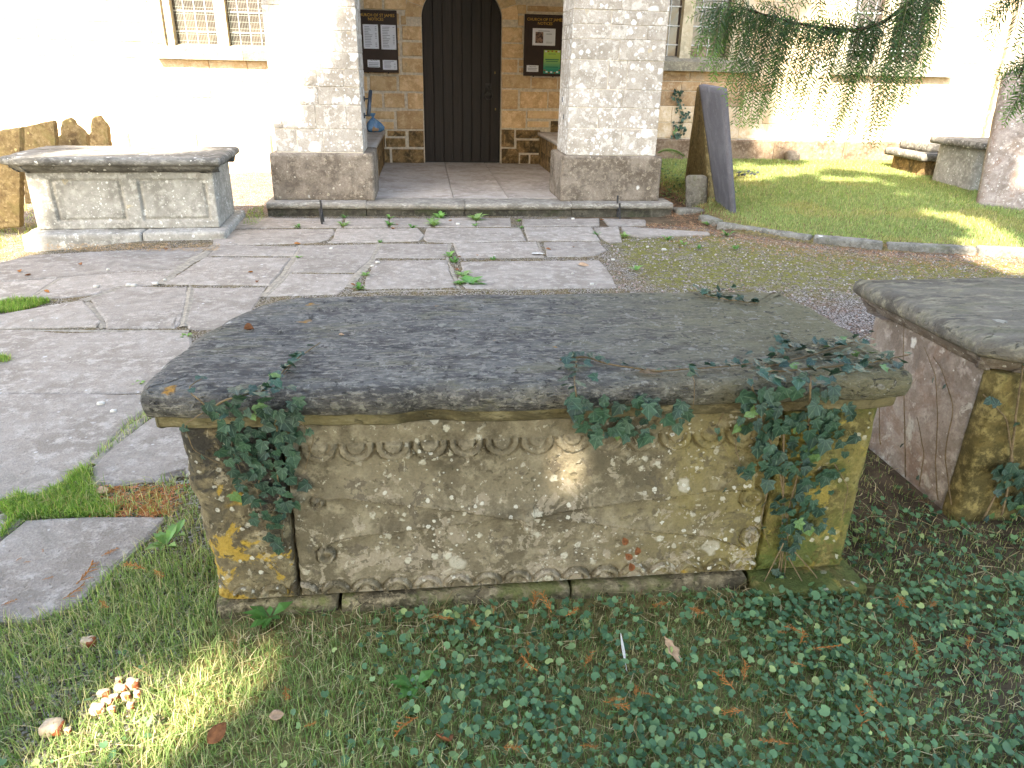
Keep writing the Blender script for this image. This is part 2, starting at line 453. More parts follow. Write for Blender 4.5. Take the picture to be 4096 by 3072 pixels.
M['paper'] = plain('notice_paper', 'd5d9e2', .7, .3, .04, 6)
M['ink'] = plain('print_ink', '8a8f9c', .8, .2, .1, 60)
M['inkd'] = plain('dark_ink', '33343c', .8, .2, .1, 60)
M['inkg'] = plain('green_ink', '1d6a58', .8, .2, .1, 60)
M['rail'] = plain('rail_metal', '39414a', .4, .5, .15, 30, .1, .4)
M['bark'] = plain('bark', '4a3b2e', .95, .1, .35, 18, .9)
M['brass'] = plain('brass', '8a7440', .4, .5, .2, 40, 0, .7)
M['pebble'] = plain('pale_pebble', 'bcb8ae', .8, .2, .15, 40, .2)
M['mulch'] = plain('dead_leaf_brown', '7a4f33', .8, .2, .35, 60, .3)
M['tan'] = plain('dead_leaf_tan', 'a98a6c', .8, .2, .25, 60, .3)
M['vine'] = plain('ivy_stem', '6b5c46', .9, .15, .3, 60, .3)
M['straw'] = plain('dry_straw', '9c8a63', .85, .2, .25, 40)
M['fungus'] = plain('fungus_flesh', 'a8967e', .85, .2, .2, 60, .4)
M['fungus_skin'] = plain('fungus_skin', '7d4326', .6, .3, .35, 40, .4)
M['sprig'] = plain('cypress_litter', '96602f', .8, .2, .3, 60)
M['leaf'] = leafmat('foliage', .28, .5, .35)
M['crown'] = plain('crown_foliage', '36482a', .7, .2, .3, 3)
M['grass'] = leafmat('grass_blades', .35, .6, .2)
M['bag'] = None

def ivymat():
    k = MB('ivy_leaf', .5, .35)
    tc = k.node('ShaderNodeTexCoord').outputs['Object']; x, y, z = k.sep(tc)
    ang = k.math('ARCTAN2', y, x)
    r = k.math('SQRT', k.math('ADD', k.math('MULTIPLY', x, x), k.math('MULTIPLY', y, y)))
    vein = k.ramp(k.math('COSINE', k.math('MULTIPLY', ang, 8.2)), k.ramp(r, 0, 1, .70, .985), 1.0)
    vein = k.math('MULTIPLY', vein, .26)
    n = k.noise(6, 4, .6)
    base = k.mix(k.rand(), lin('1d342b'), lin('32503b'))
    old = k.math('GREATER_THAN', k.rand(), .965)
    base = k.mix(old, base, lin('587541'))
    base = k.mix(k.ramp(n, .35, .7), base, k.mix(1.0, base, (.7, .75, .8, 1), 'MULTIPLY'))
    c = k.mix(vein, base, lin('7c957c'))
    return k.done(c, k.bump(n, .2, .02))
M['ivy'] = ivymat()

def woodmat():
    k = MB('door_oak', .55, .35)
    v = k.scale(k.coord(), (14, 14, .9)); n = k.noise(3, 6, .65, .4, vec=v)
    c = k.mix(k.ramp(n, .3, .7), lin('16110f'), lin('261e1b'))
    sc2 = k.ramp(k.noise(9, 4, .7, vec=k.scale(k.coord(), (8, 8, .5))), .66, .74)
    z = k.sep(k.node('ShaderNodeTexCoord').outputs['Object'])[2]
    c = k.mix(k.math('MULTIPLY', sc2, k.ramp(z, 1.2, .1, 0, .5)), c, lin('6e625a'))
    c = k.mix(1.0, c, k.mix(k.rand(), (.8, .8, .8, 1), (1.2, 1.15, 1.1, 1)), 'MULTIPLY')
    return k.done(c, k.bump(n, .4, .004))
M['wood'] = woodmat()

def glassmat():
    k = MB('dark_window_glass', .08, .6)
    n = k.noise(3, 3, .5)
    c = k.mix(k.rand(), lin('332b28'), lin('514742'))
    return k.done(c, k.bump(n, .15, .02))
M['glass'] = glassmat()

def groundmat():
    k = MB('earth', .97, .1)
    rg = k.node('ShaderNodeSeparateColor'); k.put(rg.inputs[0], k.attr())
    vec = k.coord(False)
    n = k.noise(9, 6, .7); f = k.noise(120, 4, .7); md = k.noise(35, 5, .65)
    soil = k.mix(k.ramp(n, .35, .65), lin('453a2d'), lin('655643'))
    thatch = k.mix(k.ramp(md, .35, .65), lin('5a5334'), lin('85794f'))
    soil = k.mix(rg.outputs[2], soil, thatch)
    v = k.node('ShaderNodeTexVoronoi', feature='F1'); v.inputs['Scale'].default_value = 95; k.put(v.inputs['Vector'], vec)
    gv = k.node('ShaderNodeSeparateColor'); k.put(gv.inputs[0], v.outputs['Color'])
    grav = k.mix(gv.outputs[0], lin('857b73'), lin('b8b0a8'))
    grav = k.mix(k.ramp(v.outputs['Distance'], .35, .6), grav, lin('453c34'))
    grav = k.mix(k.math('MULTIPLY', k.ramp(n, .45, .6), .45), grav, lin('6b4c38'))
    mossc = k.mix(k.ramp(md, .35, .65), lin('4f4f22'), lin('77743a'))
    c = k.mix(rg.outputs[0], soil, grav)
    mf = k.math('MULTIPLY', rg.outputs[1], k.ramp(k.math('ADD', k.math('MULTIPLY', md, .6), k.math('MULTIPLY', n, .5)), .42, .62))
    c = k.mix(mf, c, mossc)
    c = k.mix(.4, c, k.mix(f, (.3, .3, .3, 1), (.7, .7, .7, 1)), 'OVERLAY')
    h = k.math('SUBTRACT', k.math('ADD', md, k.math('MULTIPLY', f, .5)), k.math('MULTIPLY', v.outputs['Distance'], rg.outputs[0]))
    return k.done(c, k.bump(h, .7, .012))
M['ground'] = groundmat()

def attrmat(name, rough=.85, spec=.2, bump=.3, sc_=200):
    k = MB(name, rough, spec); n = k.noise(sc_, 3, .6)
    c = k.mix(.3, k.attr(), k.mix(n, (.3, .3, .3, 1), (.7, .7, .7, 1)), 'OVERLAY')
    return k.done(c, k.bump(n, bump, .002))
M['gravel'] = attrmat('gravel_stone')
M['litter'] = attrmat('litter')
def bagmat():
    k = MB('blue_plastic', .25, .5); n = k.noise(14, 4, .7, .5)
    k.b.inputs['Transmission Weight'].default_value = .35; k.b.inputs['Alpha'].default_value = 1
    return k.done(k.mix(k.ramp(n, .3, .7), lin('4f86b8'), lin('86b4d8')), k.bump(n, .6, .02))
M['bag'] = bagmat()
# ------------------------------------------------------------------ ground
KERB = np.array([G(2790, 905), G(2870, 926), G(3248, 981), G(3530, 1006), G(3900, 1022), G(4400, 1044)])[:, :2]
def kerb_y(x):
    return np.interp(x, KERB[:, 0], KERB[:, 1], right=KERB[-1, 1])
def gz(x, y):
    x = np.asarray(x, float); y = np.asarray(y, float)
    d = y - kerb_y(x)
    lawn = np.clip(.05 + d * .038, 0, .25) * sstep(.0, .1, d) * sstep(2.95, 3.25, x)
    left = -.07 * sstep(-2.4, -3.4, x) * sstep(5.2, 6.2, y)
    bump = .012 * fb2(x, y, 1.3, 3, 5).reshape(x.shape) * sstep(13, 11, y)
    side = .03 * sstep(2.55, 2.8, x) * sstep(7.4, 8.2, y) * sstep(3.25, 2.95, x)
    pth = .009 * sstep(1.75, 1.5, x) * sstep(2.75, 2.85, y + np.where(x < -.66, .9, 0)) * sstep(-4.5, -4.3, x)
    return pth + lawn + left + bump * sstep(.0, .6, np.abs(d) + .3) * (.35 + .65 * sstep(2.6, 1.9, y)) + side

def axis(lo, hi, a, b, step, n=26):
    far = np.geomspace(.3, 1, n)
    l = a - (a - lo) * (np.geomspace(.002, 1, n)); h = b + (hi - b) * (np.geomspace(.002, 1, n))
    return np.concatenate([l[::-1], np.arange(a, b + step / 2, step), h])
ax = axis(-220, 220, -4.6, 8.2, .05); ay = axis(-220, 220, .5, 11.7, .05)
XX, YY = np.meshgrid(ax, ay, indexing='ij')
ZZ = gz(XX, YY)
near = ((np.abs(XX) < 9) & (YY < 12.5)).astype(float)
kd = kerb_y(XX) - YY
grav = sstep(1.25, 1.6, XX + .12 * fb2(XX, YY, 3, 3, 9).reshape(XX.shape)) * sstep(-.02, .05, kd) * sstep(2.7, 3.2, YY)
pathm = sstep(1.75, 1.45, XX) * sstep(2.6, 2.7, YY + np.where(XX < -.66, 1.5, 0)) * sstep(8.3, 8.0, YY) * sstep(-4.5, -4.3, XX)
moss = np.maximum(sstep(1.4, 1.9, XX) * sstep(4.4, 5.4, YY) * sstep(-.05, .5, kd), .3 * pathm)
thatch = np.clip(sstep(1.5, .8, XX) * sstep(2.0, 1.5, YY) + sstep(-.02, .03, -kd) * (XX > 3.1) + (YY < .4) + (XX < -3.2), 0, 1)
litter = np.exp(-((YY - 1.62) / .12) ** 2) * .7
grav = np.maximum(grav, (XX < -1.68) * (YY > 7.9) * (YY < 11.7) * 1.0)  # pale gravel colour put in here for the sun's glare on the ground
C = np.stack([np.clip(grav + .9 * pathm * (XX < 1.6), 0, 1), moss, np.clip(thatch + litter, 0, 1), np.ones_like(XX)], -1).reshape(-1, 4)
V = np.stack([XX, YY, ZZ], -1).reshape(-1, 3)
g = obj('ground', V, grid_faces(len(ax), len(ay)), M['ground'], None, True, C)
g['kind'] = 'structure'

# ------------------------------------------------------------------ flagstone path
ZA = lambda x, y: (x / 1.7015, 850 + y / 1.7015)
ZB = lambda x, y: (1000 + x / 2.212, 800 + y / 2.212)
ZC = lambda x, y: (1800 + x / 1.8433, 800 + y / 1.8433)
ZD = lambda x, y: (x / 1.5078, 1500 + y / 1.5078)
FL = [
 (ZD, [(-260, 1080), (0, 1040), (165, 898), (560, 884), (1010, 884), (900, 1000), (700, 1185), (480, 1400), (200, 1505), (-260, 1490)]),
 (ZD, [(-400, 140), (400, 137), (880, 137), (895, 205), (700, 380), (540, 545), (390, 685), (200, 755), (-400, 775)]),
 (ZD, [(950, 262), (1180, 262), (1180, 640), (1120, 608), (1000, 655), (860, 660), (720, 688), (565, 672), (575, 575), (660, 490), (885, 300)]),
 (ZD, [(-260, 900), (40, 852), (105, 845), (145, 890), (0, 1022), (-260, 1060)]),
 (ZA, [(-350, 830), (150, 815), (450, 840), (700, 830), (1040, 822), (1300, 838), (1300, 1180), (1000, 1240), (800, 1250), (-350, 1258)]),
 (ZA, [(-300, 735), (0, 715), (350, 645), (565, 612), (595, 650), (680, 755), (655, 792), (150, 800), (-300, 815)]),
 (ZA, [(620, 602), (780, 545), (840, 515), (1280, 518), (1265, 640), (1215, 780), (1190, 796), (735, 800), (722, 740)]),
 (ZA, [(1315, 522), (1812, 520), (1740, 640), (1640, 810), (1290, 803), (1275, 760), (1300, 640)]),
 (ZA, [(1395, 316), (1985, 320), (1835, 505), (1125, 498)]),
 (ZA, [(1500, 232), (2040, 245), (1995, 304), (1420, 304)]),
 (ZA, [(60, 340), (200, 304), (800, 268), (1425, 238), (1215, 388), (640, 430), (400, 450), (0, 482), (-200, 492), (-200, 400)]),
 (ZA, [(430, 458), (650, 436), (1205, 400), (1055, 503), (800, 516), (640, 570), (440, 592), (250, 588), (310, 535)]),
 (ZA, [(-200, 502), (390, 460), (280, 540), (205, 585), (0, 612), (-200, 640)]),
 (ZB, [(-350, 165), (815, 180), (805, 252), (-100, 262), (-350, 268)]),
 (ZB, [(850, 180), (1220, 178), (1215, 250), (840, 256)]),
 (ZB, [(1245, 178), (1605, 176), (1598, 248), (1245, 252)]),
 (ZB, [(1640, 174), (1992, 172), (1985, 246), (1638, 248)]),
 (ZB, [(2015, 172), (2300, 172), (2310, 246), (2010, 246)]),
 (ZB, [(-320, 292), (-100, 276), (735, 272), (745, 300), (695, 360), (560, 392), (100, 402), (-320, 405)]),
 (ZB, [(768, 270), (1485, 266), (1538, 325), (1488, 372), (1150, 382), (690, 392), (745, 350)]),
 (ZB, [(1565, 260), (2385, 256), (2440, 370), (1800, 386), (1566, 382), (1545, 350), (1550, 300)]),
 (ZB, [(455, 420), (1138, 402), (1062, 540), (932, 656), (335, 652), (405, 540)]),
 (ZB, [(1165, 400), (1750, 404), (1730, 528), (1098, 526)]),
 (ZC, [(28, 335), (635, 322), (685, 433), (70, 440)]),
 (ZC, [(550, 212), (1035, 209), (1104, 312), (575, 309)]),
 (ZC, [(695, 323), (1095, 322), (1145, 380), (1068, 422), (940, 427), (718, 430)]),
 (ZC, [(1065, 220), (1235, 210), (1262, 316), (1180, 326), (1112, 288)]),
 (ZC, [(1268, 210), (1560, 228), (1895, 248), (1912, 264), (1400, 280), (1296, 262)]),
 (ZC, [(535, 152), (1100, 144), (1095, 196), (535, 202)]),
 (ZC, [(1120, 145), (1435, 153), (1435, 192), (1180, 198)]),
 (ZC, [(80, 470), (600, 464), (1095, 460), (1165, 540), (1218, 656), (600, 668), (125, 666), (64, 620), (92, 520)]),
 (ZB, [(1095, 548), (1750, 545), (1762, 640), (1822, 786), (1005, 806), (1028, 690), (1084, 600)]),
 (ZB, [(355, 668), (930, 670), (852, 780), (772, 846), (155, 866), (305, 730)]),
]
path = thing('flagstone_path', '', '', (-.5, 5, 0)); del path['label'], path['category']; path['kind'] = 'structure'
FLAGW = []
def flagstone(pw, tilt=.004, top=.018):
    pw = np.asarray(pw, float)
    c = pw.mean(0)
    nxt = np.roll(pw, -1, 0); P = []
    for a, b in zip(pw, nxt):
        n = max(2, int(np.linalg.norm(b - a) / .09))
        for i in range(n): P.append(a + (b - a) * i / n)
    P = np.array(P)
    t = np.roll(P, -1, 0) - np.roll(P, 1, 0); nn = np.stack([t[:, 1], -t[:, 0]], 1); nn /= np.linalg.norm(nn, axis=1, keepdims=True) + 1e-9
    if np.sum(P[:, 0] * np.roll(P[:, 1], -1) - np.roll(P[:, 0], -1) * P[:, 1]) < 0: nn = -nn; P = P[::-1]; nn = nn[::-1]
    jit = fb2(P[:, 0], P[:, 1], 9, 3, 21) * .012 + .006
    P = P + nn * jit[:, None]
    n = len(P); a, b = rng.normal(0, tilt, 2); lift = rng.uniform(-.004, .004)
    def z(q, h): return h + lift + a * (q[:, 0] - c[0]) + b * (q[:, 1] - c[1])
    i1 = P - nn * .012; i2 = P - nn * .035
    V = np.concatenate([np.c_[P, z(P, top - .05)], np.c_[P, z(P, top - .008)], np.c_[i1, z(i1, top - .001)], np.c_[i2, z(i2, top)]])
    F = []
    for k in range(3):
        for j in range(n): F.append([k * n + j, k * n + (j + 1) % n, (k + 1) * n + (j + 1) % n, (k + 1) * n + j])
    F.append([3 * n + j for j in range(n)])
    obj('flagstone', V, F, M['flag'], path); FLAGW.append(P)
for fn, pts in FL:
    flagstone([G(*fn(*p))[:2] for p in pts])
for (x0, x1, y0, y1) in ((-.75, .2, 3.36, 4.2), (.22, 1.2, 3.3, 4.15), (-.7, .0, 4.22, 4.62), (.03, 1.25, 4.2, 4.84), (-.6, .5, 2.62, 3.28), (.52, 1.3, 2.62, 3.25)):
    flagstone([(x0, y0), (x1, y0), (x1, y1), (x0, y1)])
# pale mortar fillets between flags
def strip(pts, wd, z, name='mortar_joint'):
    P = np.array(pts); t = np.gradient(P, axis=0); nn = np.stack([t[:, 1], -t[:, 0]], 1); nn /= np.linalg.norm(nn, axis=1, keepdims=True)
    wd = wd * (1 + .35 * rng.uniform(-1, 1, len(P)))
    V = np.concatenate([np.c_[P + nn * wd[:, None], np.full(len(P), z)], np.c_[P, np.full(len(P), z + .006)], np.c_[P - nn * wd[:, None], np.full(len(P), z)]]); n = len(P)
    F = [[i, i + 1, n + i + 1, n + i] for i in range(n - 1)] + [[n + i, n + i + 1, 2 * n + i + 1, 2 * n + i] for i in range(n - 1)]
    obj(name, V, F, M['mortar_d'], path)
def pl(fn, pts, n=14):
    P = np.array([G(*fn(*p))[:2] for p in pts]); s = np.linspace(0, len(P) - 1, n)
    return np.stack([np.interp(s, range(len(P)), P[:, k]) for k in (0, 1)], 1)
strip(pl(ZD, [(925, 235), (790, 340), (660, 460), (560, 560)]), .022, .012)
strip(pl(ZA, [(1300, 520), (1285, 640), (1250, 790)]), .022, .010)
strip(pl(ZA, [(600, 620), (660, 700), (705, 800)]), .024, .008)
strip(pl(ZB, [(140, 880), (330, 690), (420, 520)]), .022, .010)
strip(pl(ZB, [(900, 830), (1020, 822), (1900, 812), (2750, 800)]), .03, .006)
strip(pl(ZA, [(-200, 812), (700, 815), (1290, 818)]), .02, .008)
strip(pl(ZC, [(650, 322), (690, 440)]), .014, .008)
strip(pl(ZA, [(1490, 228), (1220, 392), (1080, 500)]), .045, .010)
strip(pl(ZB, [(1150, 396), (1080, 540), (960, 670), (860, 790)]), .045, .009)
strip(pl(ZB, [(455, 410), (400, 530), (320, 660), (120, 875)]), .04, .010)
strip(pl(ZB, [(1760, 395), (1745, 530), (1790, 640), (1850, 800)]), .04, .007)
strip(pl(ZA, [(420, 455), (300, 540), (220, 590)]), .03, .009)
strip(pl(ZA, [(830, 512), (640, 585), (560, 608)]), .03, .009)

# ------------------------------------------------------------------ church
church = thing('church', 'old honey stone church with open porch and arched dark oak door', 'church', (.6, 11.7, 0))
YW = 11.70
DX, DHW, DSP, DRI = .59, .58, 2.16, .48
def arch_z(x): return DSP + DRI * np.sqrt(np.maximum(0, 1 - ((x - DX) / DHW) ** 2))
WIN = {'L': (-3.56, -1.75), 'R1': (3.30, 4.78), 'R2': (6.45, 8.0)}
def slabbox(x0, x1, y0, y1, z0, z1): return bbox_verts(x0, x1, y0, y1, z0, z1, .002)
parts = []
D = .45
segs = [(-16, WIN['L'][0]), (WIN['L'][1], DX - DHW), (DX + DHW, WIN['R1'][0]), (WIN['R1'][1], WIN['R2'][0]), (WIN['R2'][1], 16)]
for a, b in segs: parts.append(slabbox(a, b, YW, YW + D, -.3, 3.4))
for k in WIN: parts.append(slabbox(WIN[k][0], WIN[k][1], YW, YW + D, -.3, 1.62))
parts.append(slabbox(-16, 16, YW, YW + D, 3.4, 7.3))
xs = DX + DHW * np.cos(np.linspace(math.pi, 0, 41)); zs = arch_z(xs); n = len(xs)
V = np.concatenate([np.c_[xs, np.full(n, YW), zs], np.c_[xs, np.full(n, YW), np.full(n, 3.4)], np.c_[xs, np.full(n, YW + D), zs]])
F = [[i, i + 1, n + i + 1, n + i] for i in range(n - 1)] + [[i + 1, i, 2 * n + i, 2 * n + i + 1] for i in range(n - 1)]
parts.append((V, F))
V, F = merge(parts)
wall = obj('wall', V, F, M['mortar'], church)
YS = YW - .012
def stone_block(x0, x1, z0, z1, mat, par=wall, y=YS, gap=.006, d=.07, b=.006):
    V, F = bbox_verts(x0 + gap, x1 - gap, y + rng.uniform(-.002, .003), y + d, z0 + gap, z1 - gap, b, .0015)
    return obj('stone', V, F, mat, par)
# traced stones round the door (pixels of one enlargement onto the wall plane)
Z5 = lambda x, y: WY(1400 + x / 2.328, y / 2.328, YS)
DS = [(180,705,438,850),(-20,705,165,850),(452,695,685,855),(315,866,512,1006),(60,866,303,1006),(532,866,685,1018),(430,1028,685,1206),
 (60,1030,415,1112),(60,1130,412,1206),(345,1216,520,1272),(330,1284,520,1372),(542,1216,690,1372),(388,1386,692,1526),(300,1386,376,1520),(60,1216,330,1372),
 (120,-60,300,90),(312,-60,525,95),(470,142,525,232),(482,240,670,376),(60,110,460,232),(60,245,465,376),(60,390,465,525),(482,390,675,525),(60,540,465,690),(482,540,680,680),
 (1416,250,1605,398),(1416,405,1612,543),(1412,550,1560,678),(1412,690,1680,826),(1412,832,1562,1018),(1412,1028,1636,1196),(1410,1204,1530,1372),(1410,1382,1572,1526),
 (1574,556,1622,618),(1574,628,1622,678),(1692,720,1928,832),(1942,720,2120,832),(1584,850,1836,1012),(1850,850,2120,1012),(1650,1030,2120,1112),(1650,1128,1852,1190),(1870,1124,2120,1238),
 (1545,1208,1772,1292),(1550,1304,1792,1428),(1584,1440,1664,1524),(1680,1440,1782,1530),(1552,40,1642,130),(1652,50,2120,120),(1566,140,1622,242),(1634,130,2120,260),(1620,270,2120,400),(1624,410,2120,540),(1634,552,2120,700)]
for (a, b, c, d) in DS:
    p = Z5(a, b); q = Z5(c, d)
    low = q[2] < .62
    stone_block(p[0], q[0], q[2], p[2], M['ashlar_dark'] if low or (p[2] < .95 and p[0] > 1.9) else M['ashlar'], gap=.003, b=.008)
# voussoirs of the arch
for i in range(11):
    t0, t1 = math.pi * (1 - i / 11) , math.pi * (1 - (i + 1) / 11)
    P = []
    for rr in (0.0, .23):
        for t in np.linspace(t0 - .006, t1 + .006, 5):
            P.append((DX + (DHW + .004 + rr) * math.cos(t), DSP + (DRI + .004 + rr) * math.sin(t)))
    P = np.array(P); fr = np.c_[P[:, 0], np.full(10, YS - .002), P[:, 1]]; bk = fr + [0, .07, 0]
    V = np.concatenate([fr, bk]); F = [[i2, i2 + 1, 6 + i2, 5 + i2] for i2 in range(4)] + [[5 + i2, i2, 10 + i2, 15 + i2] for i2 in (0,)] + [[4, 9, 19, 14]] + [[i2 + 1, i2, 10 + i2, 11 + i2] for i2 in range(4)]
    obj('voussoir', V, F, M['ashlar'], wall)
# coursed stones of the aisle wall, both sides of the porch
ZR = [.26, .56, .79, 1.03, 1.25, 1.39, 1.535]
def course(x0, x1, z0, z1, mat, lo=.28, hi=.62):
    x = x0
    while x < x1 - .02:
        L = rng.uniform(lo, hi); e = min(x + L, x1)
        if x1 - e < .14: e = x1
        stone_block(x, e, z0, z1, M['wallbrown'] if 0 < x < 4.9 and z1 < 1.6 and z0 > .8 else mat, gap=.004); x = e
for i in range(len(ZR) - 1):
    for a, b in ((2.46, 10.4), (-9.5, -1.26)):
        if i == 0: continue
        course(a, b, ZR[i], ZR[i + 1], M['wallstone'], .3, .75)
for a, b in ((2.46, 10.4), (-9.5, -1.26)):      # projecting base course
    x = a
    while x < b:
        e = min(x + rng.uniform(.7, 1.3), b)
        V, F = bbox_verts(x + .003, e - .003, YS - .07, YS + .06, -.15, .55, .02, .003); obj('base_course', V, F, M['wallbase'] if a > 0 else M['wallstone'], wall); x = e  # left run painted in paler stone for the glare of the sun
for z0, z1 in ((1.74, 1.98), (1.98, 2.24), (2.24, 2.5), (2.5, 2.78), (2.78, 3.05), (3.05, 3.4)):
    for a, b in ((-9.5, -3.72), (4.92, 6.3), (8.16, 10.4), (2.46, 3.16)):
        course(a, b, z0, z1, M['wallstone'], .3, .7)
for a, b in ((-9.5, -3.9), (5.05, 6.05), (8.5, 10.4), (2.46, 3.1)): course(a, b, 1.535, 1.74, M['wallstone'], .3, .7)
# buttress at the right
but = rbox('buttress', 9.15, 9.95, 10.9, 11.68, -.1, 4.4, res=.12, r=.02, amp=.01, scale=4, mat=M['pier'], parent=church)
for i, (z0, z1) in enumerate(zip(np.arange(.0, 2.9, .26), np.arange(.26, 3.1, .26))):
    s = 9.15 + (.32 if i % 2 else .5)
    for a, b in ((9.14, s), (s, 9.96)): stone_block(a, b, z0, z1, M['pier'], but, 10.885, .005, .1, .012)
    pass
# roof
V = np.array([[-16, 11.4, 7.3], [16, 11.4, 7.3], [16, 16, 10.6], [-16, 16, 10.6], [-16, 20.6, 7.3], [16, 20.6, 7.3]])
V = np.concatenate([V, V - [0, 0, .15]]); F = [[0, 1, 2, 3], [3, 2, 5, 4], [6, 9, 8, 7], [9, 10, 11, 8], [0, 6, 7, 1], [4, 5, 11, 10], [0, 3, 9, 6], [3, 4, 10, 9], [1, 7, 8, 2], [2, 8, 11, 5]]
obj('roof', V, F, M['slate'], church)
# windows
def window(k, lights, zb=1.74, zt=3.2, cols=4, rowz=(1.90, 2.16, 2.42, 2.68, 2.94), guard=False):
    x0, x1 = WIN[k]
    parts = []
    jw = .12
    y0, y1 = YS + .045, YS + .3
    ed = [x0] + [v for l in lights for v in l] + [x1]
    for i in range(0, len(ed), 2): parts.append(slabbox(ed[i], ed[i + 1], y0 if i in (0, len(ed) - 2) else y0 + .03, y1, zb - .05, zt))
    parts.append(slabbox(x0, x1, y0 + .001, y1, zt, 3.42))
    for sx in ((x0 - .15, x0 + .001), (x1 - .001, x1 + .15)): parts.append(slabbox(sx[0], sx[1], YS - .004, YS + .3, zb - .01, 3.4))
    V, F = merge(parts)
    win = obj('window', V, F, M['frame'], church)
    # sloping sill in two stones
    sx0, sx1 = x0 - .13, x1 + .33
    xm = (sx0 + sx1) / 2 + .05
    for a, b in ((sx0, xm - .003), (xm + .003, sx1)):
        V = np.array([[a, YS - .11, 1.535], [b, YS - .11, 1.535], [a, YS - .11, 1.665], [b, YS - .11, 1.665], [a, YS + .25, 1.76], [b, YS + .25, 1.76], [a, YS + .25, 1.535], [b, YS + .25, 1.535], [a, YS - .06, 1.545], [b, YS - .06, 1.545]])
        F = [[0, 1, 3, 2], [2, 3, 5, 4], [4, 5, 7, 6], [6, 7, 1, 0], [0, 2, 4, 6], [1, 7, 5, 3]]
        obj('sill', V, F, M['sill'], win)
    for (a, b) in lights:
        n = max(2, round((b - a) / .145)); xs = np.linspace(a, b, n + 1)
        zz = [zb] + list(rowz) + [zt]
        yg = YS + .19
        for i in range(n):
            for j in range(len(zz) - 1):
                V, F = bbox_verts(xs[i] + .003, xs[i + 1] - .003, yg + rng.uniform(-.002, .002), yg + .006, zz[j] + .003, zz[j + 1] - .003, .001, .0025)
                obj('pane', V, F, M['glass'], win)
        for x in xs[1:-1]: box('lead_bar', x - .006, x + .006, yg - .012, yg + .008, zb, zt, M['lead'], win, .002)
        for z in zz[1:-1]: box('lead_bar', a, b, yg - .016, yg - .002, z - .009, z + .009, M['lead'], win, .002)
        if guard:
            pr = []
            for x in np.arange(a + .012, b, .021): pr.append(bbox_verts(x - .0016, x + .0016, yg - .045, yg - .042, zb, zt, .0005))
            for z in np.arange(zb + .04, zt, .085): pr.append(bbox_verts(a, b, yg - .048, yg - .045, z - .002, z + .002, .0005))
            V, F = merge(pr); obj('wire_guard', V, F, M['mesh'], win)
    return win
window('L', [(-3.45, -2.87), (-2.72, -2.13)], guard=True)
window('R1', [(3.40, 3.90), (4.07, 4.67)])
window('R2', [(6.58, 7.13), (7.30, 7.88)])

# porch
ZF = .15
for a, b in ((-1.25, -.98), (2.18, 2.45)): box('porch_wall', a, b, 8.4, YW - .013, -.1, 5.4, M['wallstone'], church, .004)
def pier(x0, x1, px0, px1, rows, joints, zpx):
    core = box('porch_pier', x0 + .006, x1 - .006, 8.176, 8.8, ZF, 3.5, M['mortar'], church, .004)
    zs = [WY((x0 and zpx), y, 8.17)[2] for y in rows]
    zs = [3.5, 3.0, 2.55] + zs
    for i in range(len(zs) - 1):
        z1, z0 = zs[i], zs[i + 1]
        js = joints[i] if i < len(joints) else []
        ed = [x0] + list(js) + [x1]
        for j in range(len(ed) - 1):
            a, b = ed[j], ed[j + 1]
            yb = 8.79 if j in (0, len(ed) - 2) else 8.25
            V, F = bbox_verts(a + (.0015 if j else 0), b - (.0015 if j < len(ed) - 2 else 0), 8.17 + rng.uniform(-.003, .003), yb if j in (0, len(ed) - 2) else 8.26, z0 + .0015, z1 - .0015, .005, .0015)
            obj('stone', V, F, M['pier'], core)
    return core
f2 = lambda x, y: WY(1000 + x / 1.62, y / 1.62, 8.17)[0]
f3 = lambda x, y: WY(2000 + x / 1.62, y / 1.62, 8.17)[0]
r2 = [v / 1.62 for v in (40, 195, 335, 445, 560, 680, 835)] + [608]
j2 = [[-1.1], [-1.2, -.9], [-1.05], [f2(460, 100)], [f2(345, 260), f2(550, 260)], [f2(240, 390), f2(355, 390), f2(460, 390)], [f2(215, 500), f2(435, 500), f2(605, 500)], [f2(440, 620)], [f2(205, 760), f2(425, 760), f2(625, 760)], [f2(305, 900), f2(475, 900)]]
pier(-1.54, -.64, 0, 0, r2, j2, 1250)
r3 = [v / 1.62 for v in (65, 160, 255, 390, 580, 700, 835)] + [622]
j3 = [[2.0], [1.9, 2.2], [2.05], [f3(725, 100)], [f3(720, 200), f3(955, 200)], [f3(775, 320)], [f3(700, 480), f3(825, 480)], [f3(765, 640), f3(795, 640)], [f3(635, 770)], [f3(785, 900)]]
pier(1.55, 2.55, 0, 0, r3, j3, 2450)
for a, b, s in ((-1.61, -.54, 31), (1.49, 2.62, 32)):
    rbox('pier_plinth', a, b, 8.11, 8.9, ZF - .01, .635, res=.035, r=.02, amp=.006, scale=9, seed=s, mat=M['plinth'], parent=church)
